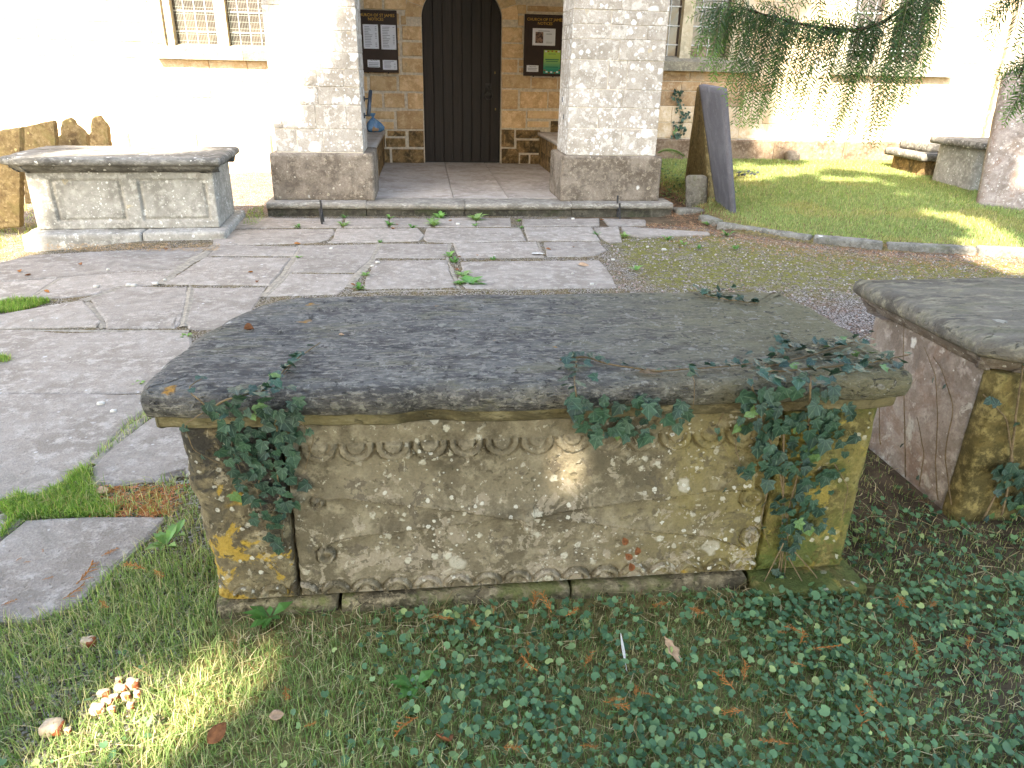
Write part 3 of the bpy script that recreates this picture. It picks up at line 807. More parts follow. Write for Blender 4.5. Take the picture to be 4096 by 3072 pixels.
# arch head, gable and roof of the porch (above the picture)
xs = .46 + 1.09 * np.cos(np.linspace(math.pi, 0, 25)); zs = 4.2 + 1.2 * np.sqrt(np.maximum(0, 1 - ((xs - .46) / 1.09) ** 2)); n = len(xs)
top = 7.2 - np.abs(xs - .46) * .75
V = np.concatenate([np.c_[xs, np.full(n, 8.2), zs], np.c_[xs, np.full(n, 8.2), top], np.c_[xs, np.full(n, 8.75), zs], np.c_[xs, np.full(n, 8.75), top]])
F = [[i, i + 1, n + i + 1, n + i] for i in range(n - 1)] + [[i + 1, i, 2 * n + i, 2 * n + i + 1] for i in range(n - 1)] + [[2 * n + i + 1, 2 * n + i, 3 * n + i, 3 * n + i + 1] for i in range(n - 1)]
for a, b in ((-1.54, -.63), (1.55, 2.55)):
    v, f = slabbox(a, b, 8.2, 8.75, 3.49, 5.4); V2 = len(V); V = np.concatenate([V, v]); F += [[i + V2 for i in q] for q in f]
obj('porch_gable', V, F, M['pier'], church)
V = []; F = []
for sx in (-1, 1):
    o = len(V); V += [[.46, 8.1, 7.35], [.46 + sx * 2.3, 8.1, 5.35], [.46 + sx * 2.3, YW, 5.35], [.46, YW, 7.35]]
    V += [[p[0], p[1], p[2] - .12] for p in V[o:o + 4]]
    F += [[o, o + 1, o + 2, o + 3], [o + 4, o + 7, o + 6, o + 5], [o, o + 4, o + 5, o + 1], [o + 1, o + 5, o + 6, o + 2]]
obj('porch_roof', V, F, M['slate'], church)
# benches
for (a, b, xf) in ((-.98, -.57, -.6), (1.74, 2.18, 1.77)):
    seat = rbox('bench_seat', a, b, 8.92, YS - .015, .575, .63, res=.05, r=.012, amp=.004, mat=M['porchfloor'], parent=church)
    yy = 8.92
    while yy < YS - .1:
        e = min(yy + rng.uniform(.35, .6), YS - .015)
        for z0, z1 in ((ZF, .36), (.36, .574)):
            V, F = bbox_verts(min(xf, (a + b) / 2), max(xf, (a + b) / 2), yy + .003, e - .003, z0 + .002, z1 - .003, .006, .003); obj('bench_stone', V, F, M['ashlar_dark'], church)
        yy = e
# porch floor slabs
fx = [-.98, G(1798, 730, ZF)[0], G(1992, 730, ZF)[0], 2.18]
for i in range(3):
    ye = [8.32]
    ye += sorted(rng.uniform(9.4, 10.6, 1).tolist()) + [YW + .1]
    for j in range(2): box('floor_slab', fx[i] + .003, fx[i + 1] - .003, ye[j] + .003, ye[j + 1] - .003, ZF - .06, ZF + rng.uniform(-.002, .002), M['porchfloor'], church, .004)
# moulded step, four stones
jx = [-1.66, G(1463, 835, .1)[0], G(1861, 835, .1)[0], G(2290, 835, .1)[0], 2.74]
prof = [(.34, -.05), (.10, -.05), (.065, -.05), (.065, .035), (.065, .07), (.075, .084), (.022, .088), (.004, .105), (0, .125), (.008, .144), (.03, .154), (.1, .156), (.2, .156), (.38, .154), (.38, -.05)]
for i in range(4):
    a, b = jx[i] + .003, jx[i + 1] - .003; nx = int((b - a) / .03)
    xs = np.linspace(a, b, nx); P = np.array(prof); k = len(P)
    V = np.zeros((nx, k, 3)); V[:, :, 0] = xs[:, None]; V[:, :, 1] = 7.94 + P[None, :, 0]; V[:, :, 2] = P[None, :, 1]
    V = V.reshape(-1, 3); nz = fbm(V, 7, 4, 50 + i); V[:, 1] += nz * .006; V[:, 2] += fbm(V, 6, 3, 60 + i) * .004 - (.006 if i in (1, 2) else 0) * (V[:, 2] > .08)
    F = [list(q) for q in grid_faces(nx, k)] + [list(range(k)), [(nx - 1) * k + j for j in range(k)][::-1]]
    obj('porch_step', V, F, M['step'], church)
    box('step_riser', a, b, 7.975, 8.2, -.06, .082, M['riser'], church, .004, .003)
# door
door = box('door', DX - DHW - .05, DX + DHW + .05, YW + .115, YW + .16, ZF, 2.75, M['wood'], church, .002)
nb = 8; xe = np.linspace(DX - DHW + .012, DX + DHW - .012, nb + 1)
for i in range(nb):
    a, b = xe[i] + .0025, xe[i + 1] - .0025
    xs = np.linspace(a, b, 6); zt = arch_z(xs) - .008
    y0 = YW + .095 + rng.uniform(-.003, .003)
    zb = ZF + .014 + rng.uniform(0, .01)
    V = []; 
    for kk, (yy, ins) in enumerate(((y0 + .006, 0), (y0, .006), (y0 + .02, 0))):
        X = np.clip(xs, a + ins, b - ins)
        V.append(np.c_[X, np.full(6, yy), np.full(6, zb)]); V.append(np.c_[X, np.full(6, yy), zt])
    V = np.concatenate(V); B = lambda k, j: k * 12 + j; T = lambda k, j: k * 12 + 6 + j
    F = [[B(1, j), B(1, j + 1), T(1, j + 1), T(1, j)] for j in range(5)]
    F += [[B(2, 0), B(0, 0), T(0, 0), T(2, 0)], [B(0, 0), B(1, 0), T(1, 0), T(0, 0)], [B(1, 5), B(0, 5), T(0, 5), T(1, 5)], [B(0, 5), B(2, 5), T(2, 5), T(0, 5)]]
    F += [[T(1, j), T(1, j + 1), T(2, j + 1), T(2, j)] for j in range(5)] + [[B(1, j + 1), B(1, j), B(2, j), B(2, j + 1)] for j in range(5)]
    obj('plank', V, F, M['wood'], door)
hx, hz = WY(1953, 385, YW + .09)[0], WY(1953, 365, YW + .09)[2]
yd = YW + .09
V, F = merge([bbox_verts(hx - .045, hx + .045, yd - .012, yd + .004, hz - .06, hz + .11, .004),
  bbox_verts(hx - .05, hx - .02, yd - .035, yd - .01, hz + .02, hz + .06, .01), bbox_verts(hx + .02, hx + .05, yd - .035, yd - .01, hz + .02, hz + .06, .01),
  bbox_verts(hx - .025, hx + .025, yd - .05, yd - .01, hz - .01, hz + .07, .014)])
obj('door_knocker', V, F, M['iron'], door)
a = np.linspace(.25, 2 * math.pi - .25, 20) + math.pi / 2
V, F = tube(np.c_[hx + .058 * np.cos(a), yd - .03 - .012 * np.sin(a), hz - .06 + .058 * np.sin(a)], .009, 8); obj('knocker_ring', V, F, M['iron'], door, True)
for (px, py) in ((1980, 291), (1982, 437)):
    p = WY(px, py, yd); V, F = bbox_verts(p[0] - .009, p[0] + .009, yd - .004, yd + .01, p[2] - .016, p[2] + .016, .003); obj('lock_plate', V, F, M['brass'], door)
V, F = tube([[xe[-2] - .004, yd + .002, ZF + .03], [xe[-2] - .004, yd + .002, 2.35]], .007, 6); obj('cover_strip', V, F, M['wood'], door)

# ------------------------------------------------------------------ porch fittings
def text(name, s, x, y, z, size, mat, par, align='CENTER', ext=.0006):
    cu = bpy.data.curves.new(name, 'FONT'); cu.body = s; cu.size = size; cu.align_x = align; cu.extrude = ext; cu.resolution_u = 2
    cu.materials.append(mat)
    tmp = bpy.data.objects.new(name, cu); col.objects.link(tmp); c = org(par)
    me = bpy.data.meshes.new_from_object(tmp.evaluated_get(bpy.context.evaluated_depsgraph_get()))
    bpy.data.objects.remove(tmp); o = bpy.data.objects.new(name, me)
    o.location = (x - c[0], y - c[1], z - c[2]); o.rotation_euler = (R(90), 0, 0); link(o, par); o['kind'] = 'stuff'; return o
def notice(x0, x1, z0, z1, label, sheets):
    t = thing('notice_board', label, 'notice board', ((x0 + x1) / 2, YS, z0))
    y0 = YS - .045
    box('backing_board', x0, x1, y0, YS - .002, z0, z1, M['board'], t, .004)
    for (a, b, c, d) in ((x0 - .006, x1 + .006, z0 - .006, z0 + .02), (x0 - .006, x1 + .006, z1 - .02, z1 + .006)): box('frame_rail', a, b, y0 - .012, y0 + .02, c, d, M['board'], t, .003)
    for (a, b) in ((x0 - .006, x0 + .016), (x1 - .016, x1 + .006)): box('frame_stile', a, b, y0 - .01, y0 + .02, z0 + .02, z1 - .02, M['board'], t, .003)
    xm = (x0 + x1) / 2
    text('lettering', 'CHURCH OF ST JAMES', xm, y0 - .003, z1 - .077, .053, M['gold'], t)
    text('lettering', 'NOTICES', xm, y0 - .003, z1 - .128, .053, M['gold'], t)
    for sh in sheets: sh(t, y0)
    for a in (.25, .75): V, F = bbox_verts(x0 + (x1 - x0) * a - .008, x0 + (x1 - x0) * a + .008, y0 - .006, YS, z0 - .018, z0, .003); obj('catch', V, F, M['iron'], t)
    return t
def sheet(px, mat, lines, mat_l, title=None, tm=None, zz=Z5):
    def fn(t, y0):
        a, b, c, d = px
        p = WY(1400 + a / 2.328, b / 2.328, y0); q = WY(1400 + c / 2.328, d / 2.328, y0)
        x0, x1, z0, z1 = p[0], q[0], q[2], p[2]
        s = box('notice_sheet', x0, x1, y0 - .004, y0 - .001, z0, z1, mat, t, .0005)
        if title: text('print', title, (x0 + x1) / 2, y0 - .005, z1 - (z1 - z0) * (.17 if title != 'Please note' else .27), (z1 - z0) * (.1 if (z1 - z0) > .12 else .24), tm or M['inkd'], s, ext=.0003)
        pr = []
        for (u0, u1, v0, v1) in lines: pr.append(bbox_verts(x0 + (x1 - x0) * u0, x0 + (x1 - x0) * u1, y0 - .0052, y0 - .004, z1 - (z1 - z0) * v1, z1 - (z1 - z0) * v0, .0002))
        if pr: V, F = merge(pr); obj('print', V, F, mat_l, s)['kind'] = 'stuff'
        for (u, v) in ((.05, .03), (.95, .03), (.05, .97), (.95, .97)):
            xx, z_ = x0 + (x1 - x0) * u, z1 - (z1 - z0) * v
            V, F = bbox_verts(xx - .003, xx + .003, y0 - .007, y0 - .003, z_ - .003, z_ + .003, .001); obj('pin', V, F, M['brass'], s)
        return s
    return fn
lr = random.Random(3)
def rows(n, v0, v1, u0=.1, u1=.9):
    out = []
    for i in range(n):
        v = v0 + (v1 - v0) * i / n; h = (v1 - v0) / n * .38
        out.append((u0, u0 + (u1 - u0) * lr.uniform(.3, .65), v, v + h))
        if lr.random() < .7: out.append((u1 - .12, u1, v, v + h))
    return out
notice(-.93, -.345, 1.425, 2.225, 'dark notice board with four white sheets of paper left of the door',
  [sheet((118, 225, 270, 455), M['paper'], rows(13, .08, .95), M['ink']), sheet((284, 230, 434, 463), M['paper'], rows(13, .08, .95), M['ink']),
   sheet((162, 556, 280, 628), M['paper'], [(.08, .92, .36, .46), (.1, .88, .58, .68), (.08, .9, .8, .9)], M['ink'], 'CAUTION'), sheet((304, 558, 440, 652), M['paper'], [(.1, .8, .1, .15)] + rows(5, .25, .9), M['ink'])])
def festival(t, y0):
    k = MB('green_poster', .5, .3); z = k.sep(k.node('ShaderNodeTexCoord').outputs['Object'])[2]
    k.done(k.mix(k.ramp(z, .06, .3), lin('1f8a78'), lin('a4c45a')))
    s = sheet((1806, 465, 1953, 688), k.m, [(.1, .9, .38, .42), (.15, .85, .46, .49), (.12, .88, .7, .73)], M['inkg'], None)(t, y0)
    p = WY(1400 + 1806 / 2.328, 465 / 2.328, y0); q = WY(1400 + 1953 / 2.328, 688 / 2.328, y0)
    pr = [bbox_verts(p[0] + (q[0] - p[0]) * u, p[0] + (q[0] - p[0]) * (u + .12), y0 - .0055, y0 - .004, p[2] + (q[2] - p[2]) * (v + .07), p[2] + (q[2] - p[2]) * v, .0003) for u, v in ((.06, .02), (.82, .02), (.14, .89), (.42, .9), (.78, .89))]
    V, F = merge(pr); obj('print', V, F, M['paper'], s)['kind'] = 'stuff'
    pr = [bbox_verts(p[0] + (q[0] - p[0]) * u, p[0] + (q[0] - p[0]) * (u + .1), y0 - .0053, y0 - .004, p[2] + (q[2] - p[2]) * (v + .06), p[2] + (q[2] - p[2]) * v, .0003) for u, v in ((.45, .02), (.03, .83), (.28, .93), (.63, .93), (.9, .82), (.22, .03), (.68, .03))]
    V, F = merge(pr); obj('print', V, F, M['sprig'], s)['kind'] = 'stuff'
    text('print', 'FESTIVAL', (p[0] + q[0]) / 2, y0 - .0055, p[2] - .062, .028, M['inkg'], s, ext=.0003)
def photo_sheet(t, y0):
    s = sheet((1702, 262, 1908, 427), M['paper'], [(.25, .75, .13, .17), (.6, .85, .3, .34), (.6, .88, .78, .80), (.6, .85, .84, .86)], M['ink'])(t, y0)
    a = WY(1400 + 1728 / 2.328, 297 / 2.328, y0); b = WY(1400 + 1797 / 2.328, 402 / 2.328, y0)
    k = MB('printed_photo', .5, .3); n = k.noise(28, 3, .6); k.done(k.mix(k.ramp(n, .4, .62), lin('2c2026'), lin('8c6f5f')))
    box('photo_print', a[0], b[0], y0 - .006, y0 - .004, b[2], a[2], k.m, s, .0004)
notice(1.50, 2.09, 1.425, 2.235, 'dark notice board with a green poster right of the door',
  [photo_sheet, festival, sheet((1645, 606, 1753, 670), M['paper'], [(.08, .9, .42, .52), (.1, .85, .66, .76)], M['ink'], 'Please note')])

def handrail(p, q, xw, label):
    t = thing('grab_rail', label, 'handrail', (xw, (p[1] + q[1]) / 2, q[2]))
    V, F = tube([p, q], .021, 10); obj('rail_bar', V, F, M['rail'], t, True)
    for u in (.28, .96):
        c = np.array(p) * (1 - u) + np.array(q) * u
        V, F = merge([tube([c, [(c[0] + xw) / 2, c[1] + .02, c[2] - .012], [xw, c[1] + .03, c[2] - .012]], .008, 8), bbox_verts(min(xw, xw + .012 * np.sign(c[0] - xw)), max(xw, xw + .012 * np.sign(c[0] - xw)), c[1] + .005, c[1] + .055, c[2] - .04, c[2] + .016, .003)])
        obj('bracket', V, F, M['rail'], t)
handrail(WY(1482, 364, 8.62), WY(1474, 462, 8.42), -.638, 'short dark grab rail on the porch pier beside the blue bag')
handrail(WY(2264, 366, 8.62), WY(2276, 468, 8.42), 1.548, 'short dark grab rail on the porch pier right of the door')

# blue bag on the bench
c = np.array([-.70, 11.2, .63])
th = np.linspace(0, 2 * math.pi, 25)[:-1]; prof = [(.0, .0), (.075, .0), (.115, .03), (.115, .07), (.085, .12), (.045, .165), (.02, .19), (.012, .2), (.03, .225), (.04, .25), (.02, .255)]
V = []; 
for i, (r_, z_) in enumerate(prof):
    for a in th:
        rr = r_ * (1 + .22 * math.sin(3 * a + i * .6) * (z_ > .01) + .1 * math.sin(7 * a - i))
        V.append([c[0] + rr * 1.05 * math.cos(a) - .02 * (z_ / .25), c[1] + rr * .8 * math.sin(a), c[2] + z_])
n = len(th); F = [[i * n + j, i * n + (j + 1) % n, (i + 1) * n + (j + 1) % n, (i + 1) * n + j] for i in range(len(prof) - 1) for j in range(n)]
bag = thing('plastic_bag', 'knotted translucent blue plastic bag standing on the porch bench', 'bag', c)
obj('bag_skin', V, F, M['bag'], bag, True)
pr = []
for k in range(7):
    q = c + [rng.uniform(-.06, .06), rng.uniform(-.09, -.04), rng.uniform(.03, .06)]
    v, f = rough_box(*[x for kk in range(3) for x in (q[kk] - .024, q[kk] + .024)], res=.02, r=.022, amp=.004, scale=30, seed=k); pr.append((v, f))
V, F = merge(pr); obj('bag_contents', V, F, M['tan'], bag, True)

# boot scrapers
def scraper(px, label):
    p = G(*px); t = thing('boot_scraper', label, 'boot scraper', (p[0], p[1], 0))
    for yy, hh in ((p[1], .17), (p[1] + .11, .235)):
        V, F = tube([[p[0] + .012, yy, -.02], [p[0], yy, hh * .5], [p[0] - .006, yy, hh]], [.012, .010, .011], 7); obj('post', V, F, M['iron'], t)
    ys = np.linspace(p[1], p[1] + .11, 9); s = (ys - p[1]) / .11
    up = .13 - .055 * np.sin(s * math.pi) + .03 * s; lo = np.full(9, .065)
    V = np.concatenate([np.c_[np.full(9, p[0] + o), ys, h] for o in (-.004, .004) for h in (lo, up)])
    F = [[i, i + 1, 10 + i, 9 + i] for i in range(8)] + [[18 + i + 1, 18 + i, 27 + i, 27 + i + 1] for i in range(8)] + [[9 + i, 10 + i, 28 + i, 27 + i] for i in range(8)] + [[i + 1, i, 18 + i, 19 + i] for i in range(8)]
    obj('blade', V, F, M['iron'], t)
scraper((1286, 903), 'rusty iron boot scraper by the left pier, its blade between two posts')
scraper((2476, 876), 'thin iron boot scraper before the right pier plinth')
# ------------------------------------------------------------------ chest tombs
def resample(P, step):
    P = np.asarray(P, float); Q = np.concatenate([P, P[:1]]); d = np.r_[0, np.cumsum(np.linalg.norm(np.diff(Q, axis=0), axis=1))]
    s = np.arange(0, d[-1], step); return np.stack([np.interp(s, d, Q[:, k]) for k in (0, 1)], 1)
def round_loop(P, it=2):
    P = np.asarray(P, float)
    for _ in range(it):
        N = np.roll(P, -1, 0); P = np.stack([P * .75 + N * .25, P * .25 + N * .75], 1).reshape(-1, 2)
    return P
def loop_normals(P):
    t = np.roll(P, -1, 0) - np.roll(P, 1, 0); n = np.stack([t[:, 1], -t[:, 0]], 1); n /= np.linalg.norm(n, axis=1, keepdims=True) + 1e-9
    if np.sum(P[:, 0] * np.roll(P[:, 1], -1) - np.roll(P[:, 0], -1) * P[:, 1]) < 0: n = -n
    return n
def loft(rings, cap_bottom=False):
    k = len(rings); n = len(rings[0]); V = np.concatenate(rings); i = np.arange(k - 1)[:, None] * n; j = np.arange(n)[None, :]
    return V, np.stack([i + j, i + (j + 1) % n, i + n + (j + 1) % n, i + n + j], -1).reshape(-1, 4)
def moulded_slab(t, outline, upper, lower, ztop, mat_u, mat_l, step=.012, jit=.006, top_amp=.004, seed=0, inner=40, tilt=(0, 0), chips=.01, aniso=.3):
    P = resample(outline, step); nn = loop_normals(P); mid = (P.max(0) + P.min(0)) / 2; W = (P.max(0) - P.min(0)) / 2
    P3 = np.c_[P, np.zeros(len(P))]
    P = P + nn * (fbm(P3, 9, 4, seed)[:, None] * jit - np.maximum(0, fbm(P3, 5, 2, seed + 3)[:, None] - .35) * chips * 4)
    def zt(q): return tilt[0] * (q[:, 0] - mid[0]) + tilt[1] * (q[:, 1] - mid[1])
    def ring(o, z):
        q = P + nn * o; n3 = fbm(np.c_[q, np.full(len(q), z)], 14, 4, seed + 7)
        q = q + nn * (n3[:, None] * .004)
        return np.c_[q, z + ztop + zt(q) + n3 * .003]
    V, F = loft([ring(o, z) for o, z in lower]); obj('slab_moulding', V, F, mat_l, t, True)
    rings = [ring(o, z) for o, z in upper]
    o, z = upper[-1]; base = P + nn * o; h = min(W)
    cl = np.stack([np.clip(base[:, 0], mid[0] - max(W[0] - h, 0), mid[0] + max(W[0] - h, 0)), np.clip(base[:, 1], mid[1] - max(W[1] - h, 0), mid[1] + max(W[1] - h, 0))], 1)
    for s in np.linspace(0, 1, inner)[1:]:
        q = base * (1 - s) + cl * s
        dz = fb2(q[:, 0] * aniso, q[:, 1] * 1.5, 16, 4, seed + 11) * top_amp + fb2(q[:, 0], q[:, 1], 2.5, 3, seed + 12) * top_amp * 1.2
        rings.append(np.c_[q, z + ztop + zt(q) + dz * sstep(0, .08, s)])
    V, F = loft(rings); obj('slab', V, F, mat_u, t, True)
def blur(h, k, it=3):
    for _ in range(it):
        for ax_ in (0, 1):
            p = np.pad(h, [(k, k) if a == ax_ else (0, 0) for a in (0, 1)], mode='edge'); c = np.cumsum(p, axis=ax_)
            c = np.concatenate([np.zeros_like(np.take(c, [0], ax_)), c], ax_)
            n = h.shape[ax_]; h = (np.take(c, range(2 * k + 1, 2 * k + 1 + n), ax_) - np.take(c, range(0, n), ax_)) / (2 * k + 1)
    return h
def face_grid(t, name, x0, x1, z0, z1, y, relief, mat, step=.004, depth=.1, edge=.006, seed=0, shape=None):
    xs = np.arange(x0, x1 + step * .5, step); zs = np.arange(z0, z1 + step * .5, step)
    Xg, Zg = np.meshgrid(xs, zs, indexing='ij')
    h = relief(Xg, Zg)
    n = fbm(np.stack([Xg.ravel(), np.zeros(Xg.size), Zg.ravel()], 1), 14, 5, seed).reshape(Xg.shape)
    n2 = fbm(np.stack([Xg.ravel(), np.zeros(Xg.size), Zg.ravel()], 1), 3, 3, seed + 4).reshape(Xg.shape)
    e = np.minimum(np.minimum(Xg - x0, x1 - Xg), np.minimum(Zg - z0, z1 - Zg))
    Y = y - h - n * .0018 - n2 * .003 + .012 * np.exp(-e / edge)
    if shape is not None: Xg, Y, Zg = shape(Xg, Y, Zg)
    jx = fbm(np.stack([Xg.ravel() * 0 + 5, Zg.ravel(), Zg.ravel() * 0], 1), 20, 3, seed + 9).reshape(Xg.shape) * .004
    Xg = Xg + jx * np.exp(-e / .01)
    Xp = np.pad(Xg, 1, mode='edge'); Zp = np.pad(Zg, 1, mode='edge'); Yp = np.pad(Y, 1, mode='edge')
    m = np.zeros(Xp.shape, bool); m[0, :] = m[-1, :] = m[:, 0] = m[:, -1] = True
    Yp[m] = y + depth
    V = np.stack([Xp, Yp, Zp], -1).reshape(-1, 3)
    return obj(name, V, grid_faces(*Xp.shape), mat, t, True)

# --- the main tomb
tomb = thing('chest_tomb', 'dark topped carved chest tomb with ivy trailing over its edges', 'tomb', (.3, 2.1, 0))
out = [(-.70, 1.70), (-.2, 1.688), (.4, 1.684), (1.0, 1.686), (1.30, 1.69), (1.345, 1.73), (1.347, 2.1), (1.345, 2.46), (1.30, 2.53), (.9, 2.54), (.3, 2.53), (-.2, 2.535), (-.42, 2.52), (-.53, 2.485), (-.64, 2.30), (-.69, 2.1), (-.72, 1.88), (-.722, 1.74)]
out = round_loop(out, 1)
moulded_slab(tomb, out,
   [(-.03, -.078), (-.018, -.083), (-.006, -.075), (0, -.055), (.001, -.038), (-.004, -.02), (-.015, -.008), (-.035, -.002), (-.06, 0)],
   [(-.2, -.120), (-.036, -.120), (-.030, -.114), (-.028, -.088), (-.024, -.078), (-.012, -.078)],
   .722, M['slab'], M['moulding'], .009, .010, .0055, 3, 46, chips=.016)
ZE = lambda x, y: WY(700 + x / 1.4157, 1900 + y / 1.4157, 1.735)[[0, 2]]
ZF3 = lambda x, y: WY(2000 + x / 1.4157, 1900 + y / 1.4157, 1.735)[[0, 2]]
def arcs(X, Z, cx, cz, ro, ri, up):
    d = np.hypot(X - cx, Z - cz); half = (Z > cz) if up else (Z < cz)
    s = 1 if up else -1; half = (Z - cz) * s > -.004
    return np.where((d < ro) & half, 1.0, 0) - np.where((d < ri) & half, 1.15, 0)
ZG = lambda x, y: WY(1120 + x / 1.106, 1520 + y / 1.106, 1.735)[[0, 2]]
L1 = np.array([ZG(*p) for p in ((190, 745), (220, 715), (300, 690), (500, 668), (700, 645), (900, 612), (1090, 600), (1230, 575), (1600, 520), (1950, 482), (2095, 480))])
L2 = np.array([ZG(*p) for p in ((150, 555), (170, 528), (290, 518), (550, 548), (930, 582), (1110, 606), (1300, 615), (1500, 645), (1900, 690), (2060, 735))])
def tomb_relief(X, Z):
    h = np.zeros_like(X)
    zc = WY(1000 + 925 / 1.62, 1024 + 1190 / 1.62, 1.735)[2]
    zc -= .012
    x0 = WY(1000 + 925 / 1.62, 1024 + 1190 / 1.62, 1.735)[0]
    cut = np.zeros_like(X)
    for k in range(-3, 13):
        d = np.hypot(X - (x0 + k * .0975), (Z - zc) * 1.05); low = Z < zc + .004; ramp_ = np.clip((zc + .004 - Z) / .05, 0, 1)
        h = np.maximum(h, np.where((d < .047) & low, .004 + .009 * ramp_, 0)); h += np.where((d < .023) & low, .002 + .008 * ramp_, 0)
        cut = np.maximum(cut, np.where((np.abs(d - .0505) < .0040) & low, .010, 0)); cut = np.maximum(cut, np.where((np.abs(d - .026) < .0034) & low, .008, 0))
    bx, bz = ZE(1085, 640)
    for k in range(-9, 18):
        d = np.hypot(X - (bx + k * .0885), Z - (bz - .012)); up = Z > bz - .014
        h += arcs(X, Z, bx + k * .0885, bz - .012, .042, .024, True) * .010 * sstep(.052, .075, Z); cut = np.maximum(cut, np.where((np.abs(d - .0245) < .004) & up, .014, 0))
        cut = np.maximum(cut, np.where((np.abs(d - .043) < .0035) & up, .010, 0))
    for Ln in (L1, L2):
        d = Z - np.interp(X, Ln[:, 0], Ln[:, 1]); inx = (X > Ln[0, 0]) & (X < Ln[-1, 0])
        h += np.where(inx & (d > 0), .016 * np.exp(-np.maximum(d, 0) / .035), 0)
        cut = np.maximum(cut, np.where(inx & (d > -.0085) & (d <= 0), .020, 0))
    for c, r_ in ((ZG(165, 545), .019), (ZG(205, 775), .026), (ZG(2085, 520), .034), (ZG(2075, 690), .03)):
        d = np.hypot(X - c[0], Z - c[1]); cut = np.maximum(cut, np.where(np.abs(d - r_) < .004, .013, 0))
    h -= cut
    for c, r_ in ((ZG(165, 545), .017), (ZG(205, 775), .026), (ZG(2085, 520), .034), (ZG(2075, 690), .03)):
        d = np.hypot(X - c[0], Z - c[1]); h += np.where(d < r_, .014, 0) - np.where(d < r_ * .5, .017, 0)
    c = ZG(1097, 605); h += np.where((np.abs(X - c[0]) < .013) & (np.abs(Z - c[1]) < .045), .010, 0)
    n = fbm(np.stack([X.ravel(), np.zeros(X.size), Z.ravel()], 1), 6, 3, 77).reshape(X.shape)
    return h * np.clip(1.0 + .7 * n, .55, 1.25)
face_grid(tomb, 'front_panel', -.385, .985, .045, .598, 1.737, tomb_relief, M['tomb'], .0032, .12, .006, 5)
def lshape(X, Y, Z):
    u = (X + .64) / .245
    worn = .012 * np.sin((Z - .05) * 9) + .02 * sstep(.35, .05, Z) * .6 + .012 * fbm(np.stack([Z.ravel() * 3, Z.ravel() * 0, Z.ravel() * 0], 1), 4, 3, 8).reshape(Z.shape)
    X = X + (1 - u) * worn
    return X, Y + np.exp(-np.maximum(u, 0) / .1) * .03, Z
face_grid(tomb, 'corner_block', -.64, -.395, .045, .596, 1.732, tomb_relief, M['tomb_corner'], .005, .3, .012, 9, lshape)
def rr_(X, Z):
    return tomb_relief(X, Z) * .5
face_grid(tomb, 'corner_block', .995, 1.27, .045, .594, 1.735, rr_, M['tomb_corner_green'], .005, .3, .012, 13)
for nm, a in (('side_panel', (-.625, -.56, 1.8, 2.46, .04, .6)), ('side_panel', (1.20, 1.262, 1.8, 2.46, .04, .6)), ('back_panel', (-.63, 1.265, 2.40, 2.47, .04, .6))):
    rbox(nm, *a, res=.04, r=.01, amp=.006, mat=M['tomb'], parent=tomb)
for i, (a, b, f, zt) in enumerate(((-.625, -.28, 1.722, .04), (-.275, .40, 1.715, .041), (.405, .955, 1.712, .04))):
    rbox('base_stone', a, b, f, 2.5, -.06, zt, res=.03, r=.008, amp=.008, scale=14, seed=20 + i, mat=M['base'], parent=tomb)
rbox('base_stone', .965, 1.315, 1.64, 2.5, -.06, .043, res=.025, r=.02, amp=.012, scale=10, seed=29, mat=M['tomb_corner_green'], parent=tomb)

# --- panelled tomb by the church
lt = thing('chest_tomb', 'pale lichened chest tomb with two sunk panels before the church wall', 'tomb', (-2.62, 7.35, -.08))
lt.rotation_euler = (0, 0, R(4.0))
b0 = np.array([-2.62, 7.35, 0])
def LX(a, b): return [(a[0], a[1]), (b[0], b[1])]
out = round_loop([(-3.62, 6.80), (-3.0, 6.795), (-2.3, 6.795), (-1.83, 6.80), (-1.815, 6.84), (-1.81, 7.3), (-1.815, 7.88), (-1.84, 7.91), (-2.6, 7.92), (-3.6, 7.91), (-3.63, 7.86), (-3.635, 7.3)], 1)
moulded_slab(lt, out,
   [(-.06, -.075), (-.02, -.07), (-.004, -.06), (0, -.042), (-.004, -.022), (-.018, -.008), (-.04, -.001), (-.07, 0)],
   [(-.2, -.135), (-.11, -.135), (-.10, -.12), (-.085, -.118), (-.075, -.10), (-.06, -.095), (-.055, -.078), (-.03, -.073)],
   .715, M['lslab'], M['lslab'], .015, .004, .0015, 41, 24)
def lpanels(V, n):
    f = n[:, 1] < -.8
    X = V[:, 0]; Z = V[:, 2]; h = np.zeros(len(V))
    for a, b in ((-3.27, -2.70), (-2.56, -1.99)):
        d = np.minimum(np.minimum(X - a, b - X), np.minimum(Z - .15, .515 - Z))
        h += np.where((d > 0) & (d < .026), .022, 0) + np.where(d >= .026, .008, 0)
    V = V.copy(); V[:, 1] += np.where(f, h, 0); return V
rbox('chest', -3.45, -1.92, 6.93, 7.78, .085, .585, res=.0125, r=.006, amp=.003, scale=9, seed=44, fn=lpanels, mat=M['ltomb'], parent=lt)
rbox('base_stone', -3.52, -2.55, 6.74, 7.9, -.14, .083, res=.03, r=.02, amp=.014, scale=7, seed=46, mat=M['ltomb'], parent=lt)
rbox('base_stone', -2.545, -1.84, 6.75, 7.9, -.10, .083, res=.03, r=.02, amp=.014, scale=7, seed=47, mat=M['ltomb'], parent=lt)

